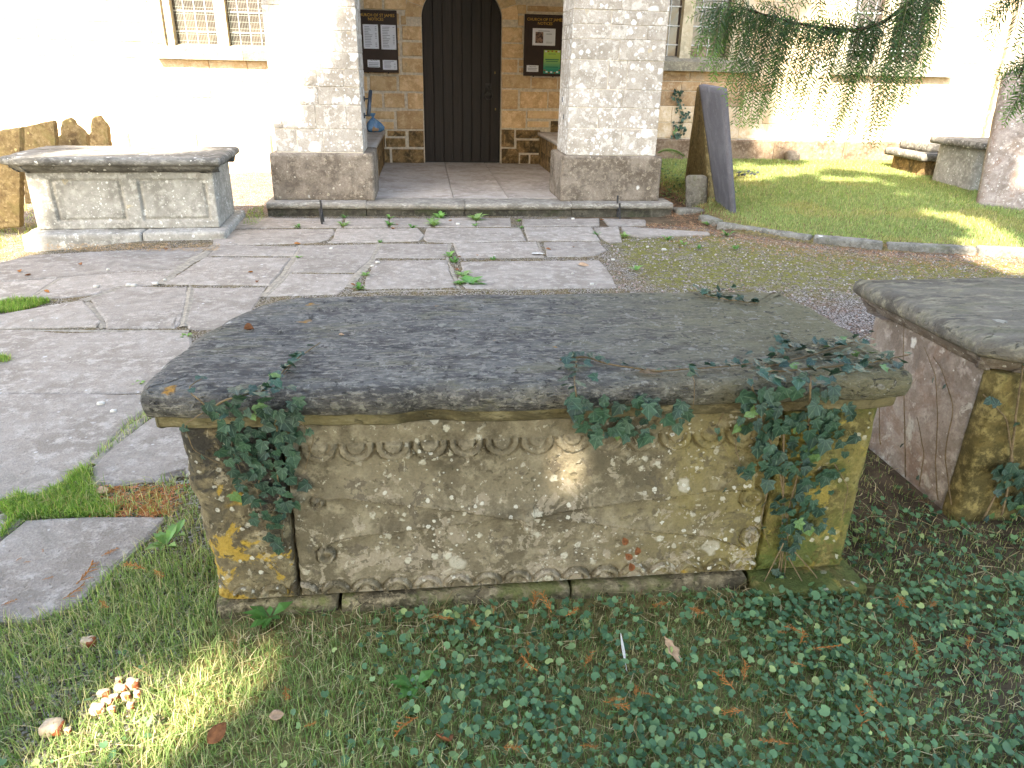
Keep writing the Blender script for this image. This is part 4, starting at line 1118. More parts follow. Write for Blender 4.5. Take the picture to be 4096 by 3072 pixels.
# --- plain tomb at the right
t2 = thing('chest_tomb', 'plain pinkish chest tomb streaked with white lichen beside the gravel', 'tomb', (2.75, 2.4, 0))
out = round_loop([(1.78, 1.94), (2.3, 1.945), (3.0, 1.94), (3.70, 1.935), (3.72, 2.0), (3.72, 2.75), (3.69, 2.80), (2.7, 2.81), (1.80, 2.80), (1.772, 2.77), (1.772, 2.3)], 1)
moulded_slab(t2, out,
   [(-.05, -.07), (-.018, -.066), (-.003, -.055), (.001, -.036), (-.006, -.016), (-.022, -.004), (-.05, 0)],
   [(-.2, -.125), (-.085, -.125), (-.08, -.11), (-.06, -.10), (-.055, -.09), (-.04, -.085), (-.035, -.07), (-.02, -.067)],
   .69, M['t2slab'], M['t2'], .012, .005, .005, 51, 36)
rbox('side_panel', 1.865, 1.93, 2.075, 2.72, -.05, .57, res=.03, r=.008, amp=.005, scale=7, seed=52, mat=M['t2'], parent=t2)
rbox('corner_block', 1.855, 2.10, 2.0, 2.073, -.05, .572, res=.025, r=.01, amp=.005, scale=8, seed=53, mat=M['t2green'], parent=t2)
rbox('front_panel', 2.105, 3.4, 2.015, 2.08, -.05, .57, res=.03, r=.01, amp=.006, scale=7, seed=54, mat=M['t2green'], parent=t2)
rbox('corner_block', 3.405, 3.65, 2.0, 2.073, -.05, .572, res=.04, r=.01, amp=.005, scale=8, seed=55, mat=M['t2green'], parent=t2)
rbox('back_panel', 1.94, 3.64, 2.66, 2.72, -.05, .57, res=.06, r=.01, amp=.005, mat=M['t2'], parent=t2)
rbox('side_panel', 3.58, 3.64, 2.08, 2.65, -.05, .57, res=.06, r=.01, amp=.005, mat=M['t2'], parent=t2)

# ------------------------------------------------------------------ slabs and headstones
def bilslab(name, c, thick, mat, label, cat, res=.04, amp=.005, seed=0, r=.012, group=None):
    """c: bottom0, bottom1, top1, top0 (front face); thick: vector"""
    c = [np.array(p, float) for p in c]; W = np.linalg.norm(c[1] - c[0]); H = np.linalg.norm(c[3] - c[0]); T = np.linalg.norm(thick)
    V, F = rough_box(0, W, 0, T, 0, H, res=res, r=min(r, T * .4), amp=amp, scale=7, seed=seed)
    u = (V[:, 0] / W)[:, None]; v = (V[:, 2] / H)[:, None]; w_ = (V[:, 1] / T)[:, None]
    P = (c[0] * (1 - u) + c[1] * u) * (1 - v) + (c[3] * (1 - u) + c[2] * u) * v + np.array(thick) * w_
    return tag(obj(name, P, F, mat, None, True), label, cat, group)
# slate leaning left, sandstone leaning right: a pair propped together
bilslab('ledger_slab', [(3.43, 8.36, -.04), (3.355, 7.72, -.04), (3.045, 7.73, 1.345), (3.00, 8.30, 1.375)], (.055, -.01, .015), M['slate'], 'smooth blue grey slate slab leaning beside the lawn', 'grave slab', .06, .0, 61, .006)
bilslab('headstone', [(3.46, 9.7, .05), (3.40, 8.55, -.02), (3.15, 8.6, 1.33), (3.45, 9.6, 1.34)], (.10, 0, .02), M['headgreen'], 'mossy sandstone headstone propped behind the slate slab', 'headstone', .05, .008, 62)
V, F = rough_box(-.125, .125, -.06, .06, -.05, .42, res=.025, r=.05, amp=.008, scale=12, seed=63)
V[:, 0] += -.12 * V[:, 2] ; V += np.array([3.16, 8.33, 0.0])
tag(obj('footstone', V, F, M['kerb'], None, True), 'short round topped footstone in front of the mossy headstone', 'footstone')
rbx = rough_box(2.80, 3.13, 7.98, 8.16, -.03, .085, res=.03, r=.012, amp=.006, scale=10, seed=64)
tag(obj('loose_block', *rbx, M['kerb'], None, True), 'small flat stone block lying beyond the end of the porch step', 'stone block')
# big leaning slab at the right edge
bilslab('headstone', [G(*(3912, 826), .12), (7.6, 6.9, .05), (8.3, 7.9, 2.2), WY(4022, 290, 8.75)], (.05, .12, -.05), M['t2'], 'large brown headstone leaning back at the lawn edge', 'headstone', .07, .006, 66)
# table tomb and low tomb on the lawn
tt = thing('table_tomb', 'small chest tomb with overhanging flat slab on the lawn', 'tomb', (7.1, 9.2, .15))
bilslab_mat = M['lslab']
z0 = .15
V, F = rough_box(6.96, 8.05, 8.82, 9.85, .68, .77, res=.06, r=.02, amp=.008, scale=6, seed=67); obj('slab', V, F, M['lslab'], tt, True)
V, F = rough_box(7.06, 7.95, 8.96, 9.75, .05, .68, res=.06, r=.02, amp=.008, scale=6, seed=68); obj('chest', V, F, M['ltomb'], tt, True)
lo = thing('low_tomb', 'low grey stone tomb with a stepped lid near the church wall', 'tomb', (6.9, 10.6, .15))
V, F = rough_box(7.0, 7.9, 9.95, 10.9, .42, .53, res=.06, r=.02, amp=.012, scale=6, seed=69); obj('slab', V, F, M['lslab'], lo, True)
V, F = rough_box(7.15, 7.85, 10.07, 10.8, .53, .66, res=.06, r=.03, amp=.012, scale=6, seed=70); obj('lid', V, F, M['lslab'], lo, True)
V, F = rough_box(7.1, 7.8, 10.07, 10.8, .05, .42, res=.06, r=.02, amp=.012, scale=6, seed=71); obj('chest', V, F, M['ashlar_dark'], lo, True)
# row of old headstones at the left
def headstone(px, base_z, Y, prof, label, lean=.12, th=.08, seed=0):
    """prof: pixel outline (overview) of the face, from bottom left round to bottom right"""
    P = np.array([WO(a, b, Y) for a, b in prof]); zmin = base_z
    xz = P[:, [0, 2]]
    out = []
    for a, b in zip(xz[:-1], xz[1:]):
        n = max(1, int(np.linalg.norm(b - a) / .03))
        for i in range(n): out.append(a + (b - a) * i / n)
    out.append(xz[-1]); out = np.array(out); n = len(out)
    out = out + rng.normal(0, .0025, out.shape)
    dy = (out[:, 1] - zmin) * lean
    c = out.mean(0); ins = c + (out - c) * .965
    rings = [np.c_[out[:, 0], Y + dy + th, out[:, 1]], np.c_[out[:, 0], Y + dy + .012, out[:, 1]], np.c_[ins[:, 0], Y + (ins[:, 1] - zmin) * lean, ins[:, 1]]]
    V, F = loft(rings); F = [list(q) for q in F] + [[2 * n + i for i in range(n)], [n - 1 - i for i in range(n)]]
    tag(obj('headstone', V, F, M['headstone'], None), label, 'headstone', 'old headstones in a row by the church')
headstone([(8, 505), (-45, 505), (-45, 290), (33, 278), (38, 330), (42, 494)][::1], -.07, 7.5, [(-48, 500), (-46, 295), (-10, 283), (30, 277), (36, 380), (42, 492)], 'plain ochre headstone standing at the corner of the pale chest tomb')
headstone(None, -.05, 8.5, [(52, 440), (36, 276), (103, 262), (110, 290), (118, 440)], 'square topped ochre headstone, the tilted one of the row')
headstone(None, -.05, 8.8, [(122, 440), (117, 297), (123, 292), (121, 278), (124, 264), (131, 257), (139, 256), (147, 262), (152, 272), (159, 275), (168, 284), (178, 294), (184, 330), (190, 440)], 'ochre headstone with a worn round shouldered top')
headstone(None, -.05, 9.3, [(182, 440), (184, 292), (189, 285), (187, 272), (189, 260), (195, 252), (204, 252), (213, 262), (219, 268), (225, 278), (230, 312), (236, 440)], 'narrow ochre headstone with a rounded peak, last of the row')
# kerb stones edging the lawn
KP = [(2862, 915, 3236, 972), (3250, 975, 3528, 1001), (3548, 1000, 3905, 1020), (3915, 1021, 4300, 1038), (2790, 880, 2850, 905)]
KLAB = ['long kerb stone nearest the foot of the slate slab', 'short mossy kerb stone, second along the gravel edge', 'long straight kerb stone at the foot of the sunny lawn', 'last kerb stone before the leaning brown headstone', 'stubby broken kerb stone at the end of the flagstones']
for i, (a, b, c, d) in enumerate(KP):
    p = G(a, b + 4)[:2]; q = G(c, d + 4)[:2]; L = np.linalg.norm(q - p); u = (q - p) / L; nrm_ = np.array([-u[1], u[0]])
    V, F = rough_box(0, L, 0, .12, -.06, .075 + .01 * (i % 2), res=.035, r=.02, amp=.009, scale=9, seed=80 + i)
    P = np.c_[p[0] + V[:, 0] * u[0] + V[:, 1] * nrm_[0], p[1] + V[:, 0] * u[1] + V[:, 1] * nrm_[1], V[:, 2]]
    tag(obj('kerb_stone', P, F, M['kerb'], None, True), KLAB[i], 'kerb stone', 'kerb stones along the lawn')
V, F = rough_box(-.11, .11, -.08, .08, -.03, .17, res=.03, r=.06, amp=.02, scale=9, seed=91); V += np.array([*WY(3165, 615, 11.55)[:1], 11.5, .24])
tag(obj('field_stone', V, F, M['plinth'], None, True), 'rough pale stone at the foot of the church wall', 'stone')
# ------------------------------------------------------------------ trees behind the viewer that shade the place
LIT = []; SHD = []
def lit(p, r): LIT.append((np.asarray(p, float), r))
for X in np.arange(-9, -1.7, .25):
    for Z in np.arange(.1, 3.2, .25): lit((X, 11.69, Z), .3)
for X in np.arange(6.3, 9.05, .25):
    for Z in np.arange(.3, 3.2, .25): lit((X, 11.69, Z), .22)
for a, b in ((1700, 250), (1660, 310), (1720, 90), (1710, 180), (1760, 330)): lit(WO(a, b, 11.69), .12)
for X in np.arange(-6, -1.75, .3):
    for Y in np.arange(9.6, 11.6, .3): lit((X, Y, 0), .2)
for X in np.arange(-2.7, -1.72, .25):
    for Y in np.arange(8.15, 9.7, .25): lit((X, Y, 0), .14)
for X in np.arange(-6, -3.75, .3):
    for Y in np.arange(5.9, 9.6, .3): lit((X, Y, 0), .2)
for a, b in ((30, 530), (10, 545), (45, 515)): lit(GO(a, b), .12)
for a, b in ((70, 500), (50, 460), (60, 480), (35, 425), (85, 520)): lit(WO(a, b, 6.9), .06)
for a, b in ((20, 345), (90, 338), (160, 335), (200, 333)): lit(GO(a, b, .71), .08)
for a, b in ((620, 40), (650, 10), (690, -30), (600, 90), (605, 140), (630, 90), (670, 60), (590, 190), (720, -60)): lit(WO(a, b, 8.17), .12)
for X in np.arange(6.3, 8.6, .3): lit((X, 11.3, .25), .2); lit((X, 10.9, .22), .15)
for a, b, r in ((1790, 362, .12), (1840, 375, .14), (1900, 385, .14), (1960, 392, .1), (1880, 402, .06), (1960, 428, .07), (1830, 405, .05), (1925, 412, .05), (2050, 470, .1), (2110, 480, .12), (2160, 500, .14), (2205, 515, .15), (2090, 512, .08), (2150, 530, .1), (2200, 545, .12), (1990, 452, .05), (2190, 560, .1), (2060, 440, .06), (1770, 395, .04)):
    lit(GO(a, b, .1), r)
for a, b, r in ((185, 1490, .06), (590, 1430, .06), (525, 1545, .045), (450, 1620, .04), (60, 1645, .05), (330, 1085, .01)):
    lit(GO(a, b), r)
lit(WO(1228, 995, 1.735), .092)
for a, b in ((2175, 290), (2190, 330), (2185, 415), (2205, 440), (2160, 460)): lit(WO(a, b, 8.2), .05)
LP = np.array([p for p, r in LIT]); LR = np.array([r for p, r in LIT])

def shade_pts():
    P = []
    for X in np.arange(-3.6, 8, .22):
        for Y in np.arange(.2, 9.5, .25): P.append((X, Y, 0))
    for X in np.arange(-1.6, 6.0, .22):
        for Z in np.arange(0, 3.3, .22): P.append((X, 8.1 if X < 2.7 else 11.69, Z))
    for X in np.arange(-4.3, -1.8, .2):
        for Z in np.arange(.1, 1.05, .15): P.append((X, 6.9 if X > -3.5 and Z < .75 else 8.6, Z))
    for X in np.arange(-1.0, 2.3, .25):
        for Z in np.arange(0.1, 3.3, .25): P += [(X, 11.6, Z)] * 2
        for Y in np.arange(8.8, 11.6, .3): P += [(X, Y, .15)] * 2
    return np.array(P)
TREES = [(-6.5, -6.2, 22.0, 4.0), (-.2, -6.6, 17.5, 3.4)]
def crown_r(h, H, Rm):
    u = h / H; return Rm * np.where(u < .12, 0, np.minimum(1, np.sin(np.clip((u - .1) / .92, 0, 1) ** .75 * math.pi) ** .55 * 1.05))
SP = shade_pts()
# keep only shade points no lit ray passes close to
Su = S / np.linalg.norm(S)
def raydist(P, Q):      # distance of points P to rays Q + t*S
    d = P[:, None, :] - Q[None]; t = d @ Su; c = d - t[..., None] * Su; return np.linalg.norm(c, axis=2), t
cards = []
for (tx, ty, H, Rm) in TREES:
    n = int(900 * H / 18)
    h = rng.uniform(.12 * H, H, n * 3); a = rng.uniform(0, 2 * math.pi, n * 3); r = np.sqrt(rng.uniform(.15, 1, n * 3)) * crown_r(h, H, Rm)
    cards.append(np.c_[tx + r * np.cos(a), ty + r * np.sin(a), h])
ownr = np.concatenate([np.full(len(c), i) for i, c in enumerate(cards)]); cards = np.concatenate(cards)
extra = []
for q in SP:                       # loose foliage cards added along the sun rays to shade each spot
    for _ in range(7 if q[1] < 4.5 and q[0] < 2.6 else 3):
        Yp = rng.uniform(-8.5, -4.0); t = (Yp - q[1]) / Su[1]; p = q + Su * t + rng.normal(0, .12, 3)
        if 2.0 < p[2] < 23: extra.append(p)
extra = np.array(extra); eo = np.argmin(np.stack([np.abs(extra[:, 0] - T[0]) / T[3] + np.maximum(0, extra[:, 2] - T[2]) for T in TREES]), 0)
cards = np.concatenate([cards, extra]); ownr = np.r_[ownr, eo]
keep = np.ones(len(cards), bool); rad = rng.uniform(.2, .36, len(cards))
for i in range(0, len(cards), 2000):
    d, t = raydist(cards[i:i + 2000], LP)
    keep[i:i + 2000] = ~((d < LR[None] + rad[i:i + 2000, None] * np.where(LR >= .1, .75, .62)[None]) & (t > 0)).any(1)
cards, ownr, rad = cards[keep], ownr[keep], rad[keep]
more = []                          # unattached cards added sunward to keep the old headstones in shade
for (X0, X1, Yh, zt_) in ((-4.9, -3.8, 7.5, .9), (-4.35, -3.65, 8.6, 1.0), (-4.1, -3.45, 8.9, 1.0), (-4.05, -3.55, 9.4, 1.0)):
    for X in np.arange(X0, X1 + .01, .12):
        for Z in np.arange(.0, zt_ + .01, .12):
            q = np.array((X, Yh, Z)); more.append(q + Su * ((rng.uniform(-7.5, -4.5) - Yh) / Su[1]))
more = np.array(more); cards = np.concatenate([cards, more]); ownr = np.r_[ownr, np.zeros(len(more), int)]; rad = np.r_[rad, np.full(len(more), .17)]
TL = ['tall dense evergreen, the taller of the two shading the churchyard', 'lower evergreen standing next to the tallest tree']
for i, (tx, ty, H, Rm) in enumerate(TREES):
    t = thing('cypress_tree', TL[i], 'tree', (tx, ty, 0), 'evergreen trees shading the churchyard')
    V, F = tube([[tx, ty, -.1], [tx + .1, ty, H * .3], [tx, ty + .1, H * .65], [tx, ty, H * .97]], [.42, .32, .2, .04], 10); obj('trunk', V, F, M['bark'], t, True)
    P = cards[ownr == i]; rr = rad[ownr == i]; n = len(P); k = 7
    # each spray: a jagged drooping fan facing a random way
    nrm_ = rng.normal(0, 1, (n, 3)); nrm_ += Su * .6; nrm_ /= np.linalg.norm(nrm_, axis=1, keepdims=True)
    u = np.cross(nrm_, [0.13, .2, 1]); u /= np.linalg.norm(u, axis=1, keepdims=True); v = np.cross(nrm_, u)
    ang = np.linspace(0, 2 * math.pi, k, endpoint=False)[None] + rng.uniform(0, 1, (n, 1)); rj = rr[:, None] * rng.uniform(.55, 1.25, (n, k))
    V = np.concatenate([P[:, None], P[:, None] + (np.cos(ang) * rj)[..., None] * u[:, None] + (np.sin(ang) * rj)[..., None] * v[:, None] - np.array([0, 0, .06])], 1)
    b = np.arange(n)[:, None, None] * (k + 1); j = np.arange(k)
    F = (b + np.stack([np.zeros(k, int), 1 + j, 1 + (j + 1) % k], -1)[None]).reshape(-1, 3)
    cc = np.repeat((np.array(lin('36482a'))[None] * rng.uniform(.7, 1.3, (n, 1))).clip(0, 1), k + 1, 0)
    obj('crown', V.reshape(-1, 3), F, M['crown'], t)
# ------------------------------------------------------------------ plants
def gzs(x, y): return gz(np.atleast_1d(x), np.atleast_1d(y))
def in_flags(x, y):
    m = np.zeros(len(x), bool)
    for P in FLAGW:
        b = (x > P[:, 0].min()) & (x < P[:, 0].max()) & (y > P[:, 1].min()) & (y < P[:, 1].max())
        if b.any(): m[b] |= pip(x[b], y[b], P)
    return m
def blades(x, y, z, h, w_, colr, lean=.5, seed=0):
    n = len(x); a = rng.uniform(0, 2 * math.pi, n); d = np.stack([np.cos(a), np.sin(a), np.zeros(n)], 1); s = np.stack([-np.sin(a), np.cos(a), np.zeros(n)], 1)
    ln = np.abs(rng.normal(0, lean, n)) + .12; up = np.array([0, 0, 1.0])
    B = np.stack([x, y, z - .004], 1)
    m1 = B + (d * (ln * .30)[:, None] + up * (1 - .12 * ln[:, None])) * (h * .5)[:, None]
    tp = B + (d * (ln * 1.0)[:, None] + up * np.maximum(.12, 1 - .45 * ln[:, None] ** 1.5)) * h[:, None]
    tw = s * (w_ * .5)[:, None]
    V = np.stack([B - tw, B + tw, m1 + tw * .85, m1 - tw * .85, tp], 1).reshape(-1, 3)
    k = np.arange(n)[:, None] * 5
    F3 = np.concatenate([k + np.array([0, 1, 2]), k + np.array([0, 2, 3]), k + np.array([3, 2, 4])])
    C = np.repeat(colr, 5, 0)
    return V, F3, C
def cols(n, pal, wts, var=.2):
    c = np.array([lin(p)[:3] for p in pal]); i = rng.choice(len(pal), n, p=np.array(wts) / sum(wts))
    c = c[i] * rng.uniform(1 - var, 1 + var, (n, 1)); return np.c_[c.clip(0, 1), np.ones(n)]
def stuff(name, lab, parts, mat):
    V = []; F = []; C = []; o = 0
    for v, f, c in parts: V.append(v); F.append(f + o); C.append(c); o += len(v)
    ob = obj(name, np.concatenate(V), np.concatenate(F), mat, None, False, np.concatenate(C)); ob['kind'] = 'stuff'
    ob['label'] = lab; ob['category'] = name.split('_')[0]; return ob

# foreground
def fore_pts(n):
    x = rng.uniform(-2.3, 2.6, n); y = rng.uniform(.8, 3.3, n)
    ok = ~((x > -.62) & (x < 1.28) & (y > 1.705) & (y < 2.6)) & ~((x > 1.84) & (y > 2.0) & (y < 2.75))
    ok &= ((y < 1.95) | (x < -.6) | (x > 1.28)) & ~((x > 1.28) & (y > 2.9))
    x, y = x[ok], y[ok]; ok = ~in_flags(x, y); return x[ok], y[ok]
x, y = fore_pts(420000)
nz = fb2(x, y, 2.2, 3, 31)
left = sstep(.25, -.35, x - .35 * (1.7 - y) + .35 * nz)                 # grass sward on the left
front = np.exp(-((y - 1.66) / .07) ** 2) * (x > -.6) * (x < 1.35)     # worn dry strip along the tomb
dark = sstep(1.05, 1.5, x + .4 * (y - 1.4) + .2 * nz)                  # bare earth and ivy on the right
edge = np.zeros(len(x))
pr = 1.25 + .1 * left - .8 * dark
pr *= np.where(y > 1.95, .5, 1) * (1 - .55 * front)
pr *= np.where((x < -.62) & (y > 2.28) & (y < 2.6), .5, 1)
k = rng.uniform(0, 1, len(x)) < pr * .42
x, y, left, dark, front, nz = x[k], y[k], left[k], dark[k], front[k], nz[k]; n = len(x)
tall = 1 + .5 * np.maximum(0, fb2(x, y, 5, 2, 33)) + .35 * ((x < -.62) & (y > 1.55) & (y < 2.0))
h = rng.uniform(.022, .06, n) * tall * (.72 + .28 * left); wd = rng.uniform(.0016, .0034, n)
cg = cols(n, ['6a8348', '819658', '9caa6e', 'b0aa7a', 'beb28e'], [3, 4, 2.5, 2, 1.6])
cb = cols(n, ['63804a', '7d9156', 'a89c6e', 'bdae86'], [3, 2.5, 1.8, 1.2])
mixc = np.where((rng.uniform(0, 1, n) < left * (1 - front))[:, None], cg, cb)
lawn1 = blades(x, y, gzs(x, y), h, wd, mixc, .55)
# tufts on the path
PT = [(ZA, [(-60, 640), (100, 600), (330, 605), (345, 622), (150, 680), (-60, 702)], 2600), (ZA, [(-10, 1010), (40, 995), (80, 1015), (70, 1040), (0, 1045)], 350),
      (ZD, [(0, 810), (110, 735), (210, 765), (380, 690), (440, 610), (535, 570), (560, 690), (640, 800), (720, 830), (690, 868), (240, 874), (130, 890), (20, 1000), (-20, 1010), (60, 900)], 5200),
      (ZB, [(-20, 100), (120, 60), (130, 170), (60, 240), (-60, 230)], 500)]
for fn, pg, cnt in PT:
    W = np.array([G(*fn(*p))[:2] for p in pg]); bx = rng.uniform(W[:, 0].min(), W[:, 0].max(), cnt * 3); by = rng.uniform(W[:, 1].min(), W[:, 1].max(), cnt * 3)
    k = pip(bx, by, W); bx, by = bx[k][:cnt], by[k][:cnt]; n = len(bx)
    lawn = blades(bx, by, np.full(n, .008), rng.uniform(.02, .055, n), rng.uniform(.002, .004, n), cols(n, ['5f8036', '7a9c42', '93a850', 'a89a66'], [3, 3, 2, 1]), .7)
    lawn1 = (np.concatenate([lawn1[0], lawn[0]]), np.concatenate([lawn1[1], lawn[1] + len(lawn1[0])]), np.concatenate([lawn1[2], lawn[2]]))
stuff('grass', 'short green and straw coloured grass around the carved tomb', [lawn1], M['grass'])
# lawn by the church
n = 150000
x = rng.uniform(3.05, 9.2, n); y = rng.uniform(5.9, 11.6, n); d = y - kerb_y(x)
k = (d > .13) & (rng.uniform(0, 1, n) < np.clip(1.1 - .05 * (y - 6), .4, 1)) & (sstep(3.0, 3.5, x + .3 * fb2(x, y, 2, 2, 41)) > rng.uniform(0, 1, n))
k &= ~((x > 7.0) & (x < 8.0) & (y > 8.9) & (y < 9.8)) & ~((x > 7.05) & (x < 7.85) & (y > 10.0) & (y < 10.85))
x, y = x[k], y[k]; n = len(x)
dry = fb2(x, y, 1.6, 3, 43)
c1 = cols(n, ['748a50', '8b9c60', '9fab70', 'b0aa7c'], [3, 3, 2, 1]); c2 = cols(n, ['98995f', 'b0a678', '8a9452'], [2, 2, 2])
cc = np.where((rng.uniform(0, 1, n) < sstep(.1, .5, dry + .25 * (y - kerb_y(x) < .4)))[:, None], c2, c1)
lawn2 = blades(x, y, gzs(x, y), rng.uniform(.025, .06, n), rng.uniform(.004, .007, n), cc, .6)
n = 9000                                                          # sunlit rough grass by the far left
x = rng.uniform(-6.5, -3.5, n); y = rng.uniform(5.6, 11.5, n)
k = ~in_flags(x, y) & ~((x > -3.7) & (y > 6.6) & (y < 8)); x, y = x[k], y[k]; n = len(x)
lawn3 = blades(x, y, gzs(x, y), rng.uniform(.03, .08, n), rng.uniform(.004, .007, n), cols(n, ['6d8440', '8a9452', 'a89c6c'], [2, 2, 2]), .6)
stuff('grass', 'short sunlit lawn between the kerb and the church wall', [lawn2, lawn3], M['grass'])

# round leaves of the ground cover
def leafdisc(k=9, notch=True):
    a = np.linspace(0, 2 * math.pi, k, endpoint=False); r = np.ones(k)
    if notch: r[0] = .45
    return np.stack([np.cos(a) * r, np.sin(a) * r], 1)
def ivyoutline():
    pts = [(0, 0), (-.13, .24), (-.02, .47), (.20, .36), (.42, .47), (.60, .27), (1.0, 0)]
    return np.array(pts + [(px, -py) for px, py in pts[-2:0:-1]])
def leaf_cloud(x, y, z, size, outline, colr, tilt=.45):
    n = len(x); k = len(outline)
    nr = np.stack([rng.normal(0, tilt, n), rng.normal(0, tilt, n) - .15, np.ones(n)], 1); nr /= np.linalg.norm(nr, axis=1, keepdims=True)
    a = rng.uniform(0, 2 * math.pi, n); t = np.stack([np.cos(a), np.sin(a), np.zeros(n)], 1); u = t - (t * nr).sum(1, keepdims=True) * nr; u /= np.linalg.norm(u, axis=1, keepdims=True); v = np.cross(nr, u)
    c = np.stack([x, y, z], 1); o = outline
    cup = .12 * rng.uniform(.2, 1.4, n)[:, None] * (np.abs(o[:, 1])[None] + .2)
    P = c[:, None] + size[:, None, None] * (o[None, :, 0, None] * u[:, None] + o[None, :, 1, None] * v[:, None] + cup[..., None] * nr[:, None])
    cen = (c - nr * (size * .03)[:, None] + u * (size * float(o[:, 0].mean()))[:, None])[:, None]
    V = np.concatenate([cen, P], 1).reshape(-1, 3); j = np.arange(k); b = np.arange(n)[:, None, None] * (k + 1)
    F = (b + np.stack([np.zeros(k, int), 1 + j, 1 + (j + 1) % k], -1)[None]).reshape(-1, 3)
    return V, F, np.repeat(colr, k + 1, 0)
x, y = fore_pts(150000)
nz = fb2(x, y, 4.0, 3, 51); nz2 = fb2(x, y, 1.4, 2, 52)
dens = sstep(-.4, .25, x - .35 * (1.7 - y) + .4 * nz2) * (.25 + .75 * sstep(-.45, .1, nz)) * (y < 1.67) * (1 - .5 * sstep(1.0, 1.7, x)) 
dens = dens + .07 * (x < -.1) * (y < 1.6) * sstep(-.1, .3, nz) + .25 * sstep(1.2, 1.4, x) * sstep(-.2, .3, nz)
k = rng.uniform(0, 1, len(x)) < dens * .36
x, y = x[k], y[k]; n = len(x); gl = gzs(x, y)
cc = cols(n, ['476848', '567752', '658459', '7a9260', '96a468'], [4, 4, 2.5, 1.2, .4], .2)
isivy = rng.uniform(0, 1, n) < .1 + .45 * sstep(1.1, 1.5, x)
hz = rng.uniform(.012, .05, n); sz = rng.uniform(.004, .0115, n) * (1 + .3 * (rng.uniform(0, 1, n) < .15))
r_ = ~isivy
g1 = leaf_cloud(x[r_], y[r_], gl[r_] + hz[r_], sz[r_], leafdisc(), cc[r_]); g2 = leaf_cloud(x[isivy], y[isivy], gl[isivy] + hz[isivy] * .7, sz[isivy] * 2.1, ivyoutline(), cc[isivy])
x, y = fore_pts(9000); k = (x > 1.28) & (rng.uniform(0, 1, len(x)) < .55 * sstep(-.3, .3, fb2(x, y, 3, 3, 55))); x, y = x[k], y[k]; n = len(x)
g3 = leaf_cloud(x, y, gzs(x, y) + rng.uniform(.006, .03, n), rng.uniform(.012, .026, n), ivyoutline(), cols(n, ['355636', '46683e', '5f7d48'], [3, 3, 1.5], .2))
stuff('ground_ivy', 'low carpet of small round green leaves in front of the carved tomb', [g1, g2, g3], M['leaf'])
n = 2600; x = rng.uniform(3.0, 4.2, n); y = rng.uniform(8.6, 11.5, n); k = (rng.uniform(0, 1, n) < .6 * sstep(4.0, 3.0, x)); x, y = x[k], y[k]
gg = leaf_cloud(x, y, gzs(x, y) + rng.uniform(.01, .05, len(x)), rng.uniform(.015, .035, len(x)), ivyoutline(), cols(len(x), ['3c5a34', '4f7040', '66803f'], [3, 3, 1]))
stuff('ground_ivy', 'patch of ivy and weeds between the porch and the propped headstone', [gg], M['leaf'])

# dry stalks and needles
def stalks(x, y, z, L, wd, colr):
    n = len(x); a = rng.uniform(0, 2 * math.pi, n); d = np.stack([np.cos(a), np.sin(a), rng.normal(0, .18, n)], 1); s = np.stack([-np.sin(a), np.cos(a), np.zeros(n)], 1)
    bend = s * (rng.normal(0, .18, n) * L)[:, None]; B = np.stack([x, y, z], 1)
    p = [B - d * (L * .5)[:, None], B + bend, B + d * (L * .5)[:, None]]; tw = s * (wd * .5)[:, None]; up = np.array([0, 0, .5]) * wd[:, None]
    V = np.stack([p[0] - tw, p[0] + tw, p[1] - tw + up, p[1] + tw + up, p[2] - tw * .4, p[2] + tw * .4], 1).reshape(-1, 3); k = np.arange(n)[:, None] * 6
    F = np.concatenate([k + np.array(q) for q in ([0, 1, 3], [0, 3, 2], [2, 3, 5], [2, 5, 4])]); return V, F, np.repeat(colr, 6, 0)
x, y = fore_pts(16000); front = np.exp(-((y - 1.64) / .09) ** 2) * (x > -.6) * (x < 1.35); rt = sstep(.9, 1.4, x)
k = rng.uniform(0, 1, len(x)) < .10 + .55 * front + .18 * rt; x, y = x[k], y[k]; n = len(x)
s1 = stalks(x, y, gzs(x, y) + rng.uniform(.006, .03, n), rng.uniform(.025, .11, n), rng.uniform(.0013, .003, n), cols(n, ['a8966c', 'bba981', '8a7650', '7d5a3a'], [3, 2, 2, 1.2]))
n = 5200; x = rng.uniform(2.3, 6.2, n); y = kerb_y(x) - np.abs(rng.normal(0, .5, n)) + .1; k = (y > 4.4); x, y = x[k], y[k]; n = len(x)
s2 = stalks(x, y, gzs(x, y) + .008, rng.uniform(.02, .07, n), rng.uniform(.003, .006, n), cols(n, ['9a6a48', 'b0805a', '7a5540', 'ab9a78'], [3, 2, 2, 2]))
n = 1500; x = rng.uniform(2.65, 3.4, n); y = rng.uniform(7.3, 9.0, n); s3 = stalks(x, y, gzs(x, y) + .012, rng.uniform(.03, .09, n), rng.uniform(.003, .006, n), cols(n, ['9a7050', 'b08a66', '7a5a44'], [3, 2, 2]))
n = 500; p = np.array([G(*ZD(rng.uniform(560, 1060), rng.uniform(690, 870))) for _ in range(n)]); s4 = stalks(p[:, 0], p[:, 1], np.full(n, .012), rng.uniform(.02, .06, n), rng.uniform(.002, .004, n), cols(n, ['b57446', 'c08a5c', '9a5f3a'], [3, 2, 2]))
n = 700; p = np.array([G(*ZA(rng.uniform(300, 1500), rng.uniform(225, 275))) for _ in range(n)]); k = p[:, 1] < 6.62 + .09 * (p[:, 0] + 3); p = p[k]; n = len(p); s5 = stalks(p[:, 0], p[:, 1], np.full(n, .02), rng.uniform(.02, .07, n), rng.uniform(.003, .005, n), cols(n, ['a8855a', 'b89a70'], [1, 1]))
stuff('dry_litter', 'scatter of dry stalks and fallen needles on the ground', [s1, s2, s3, s4, s5], M['litter'])

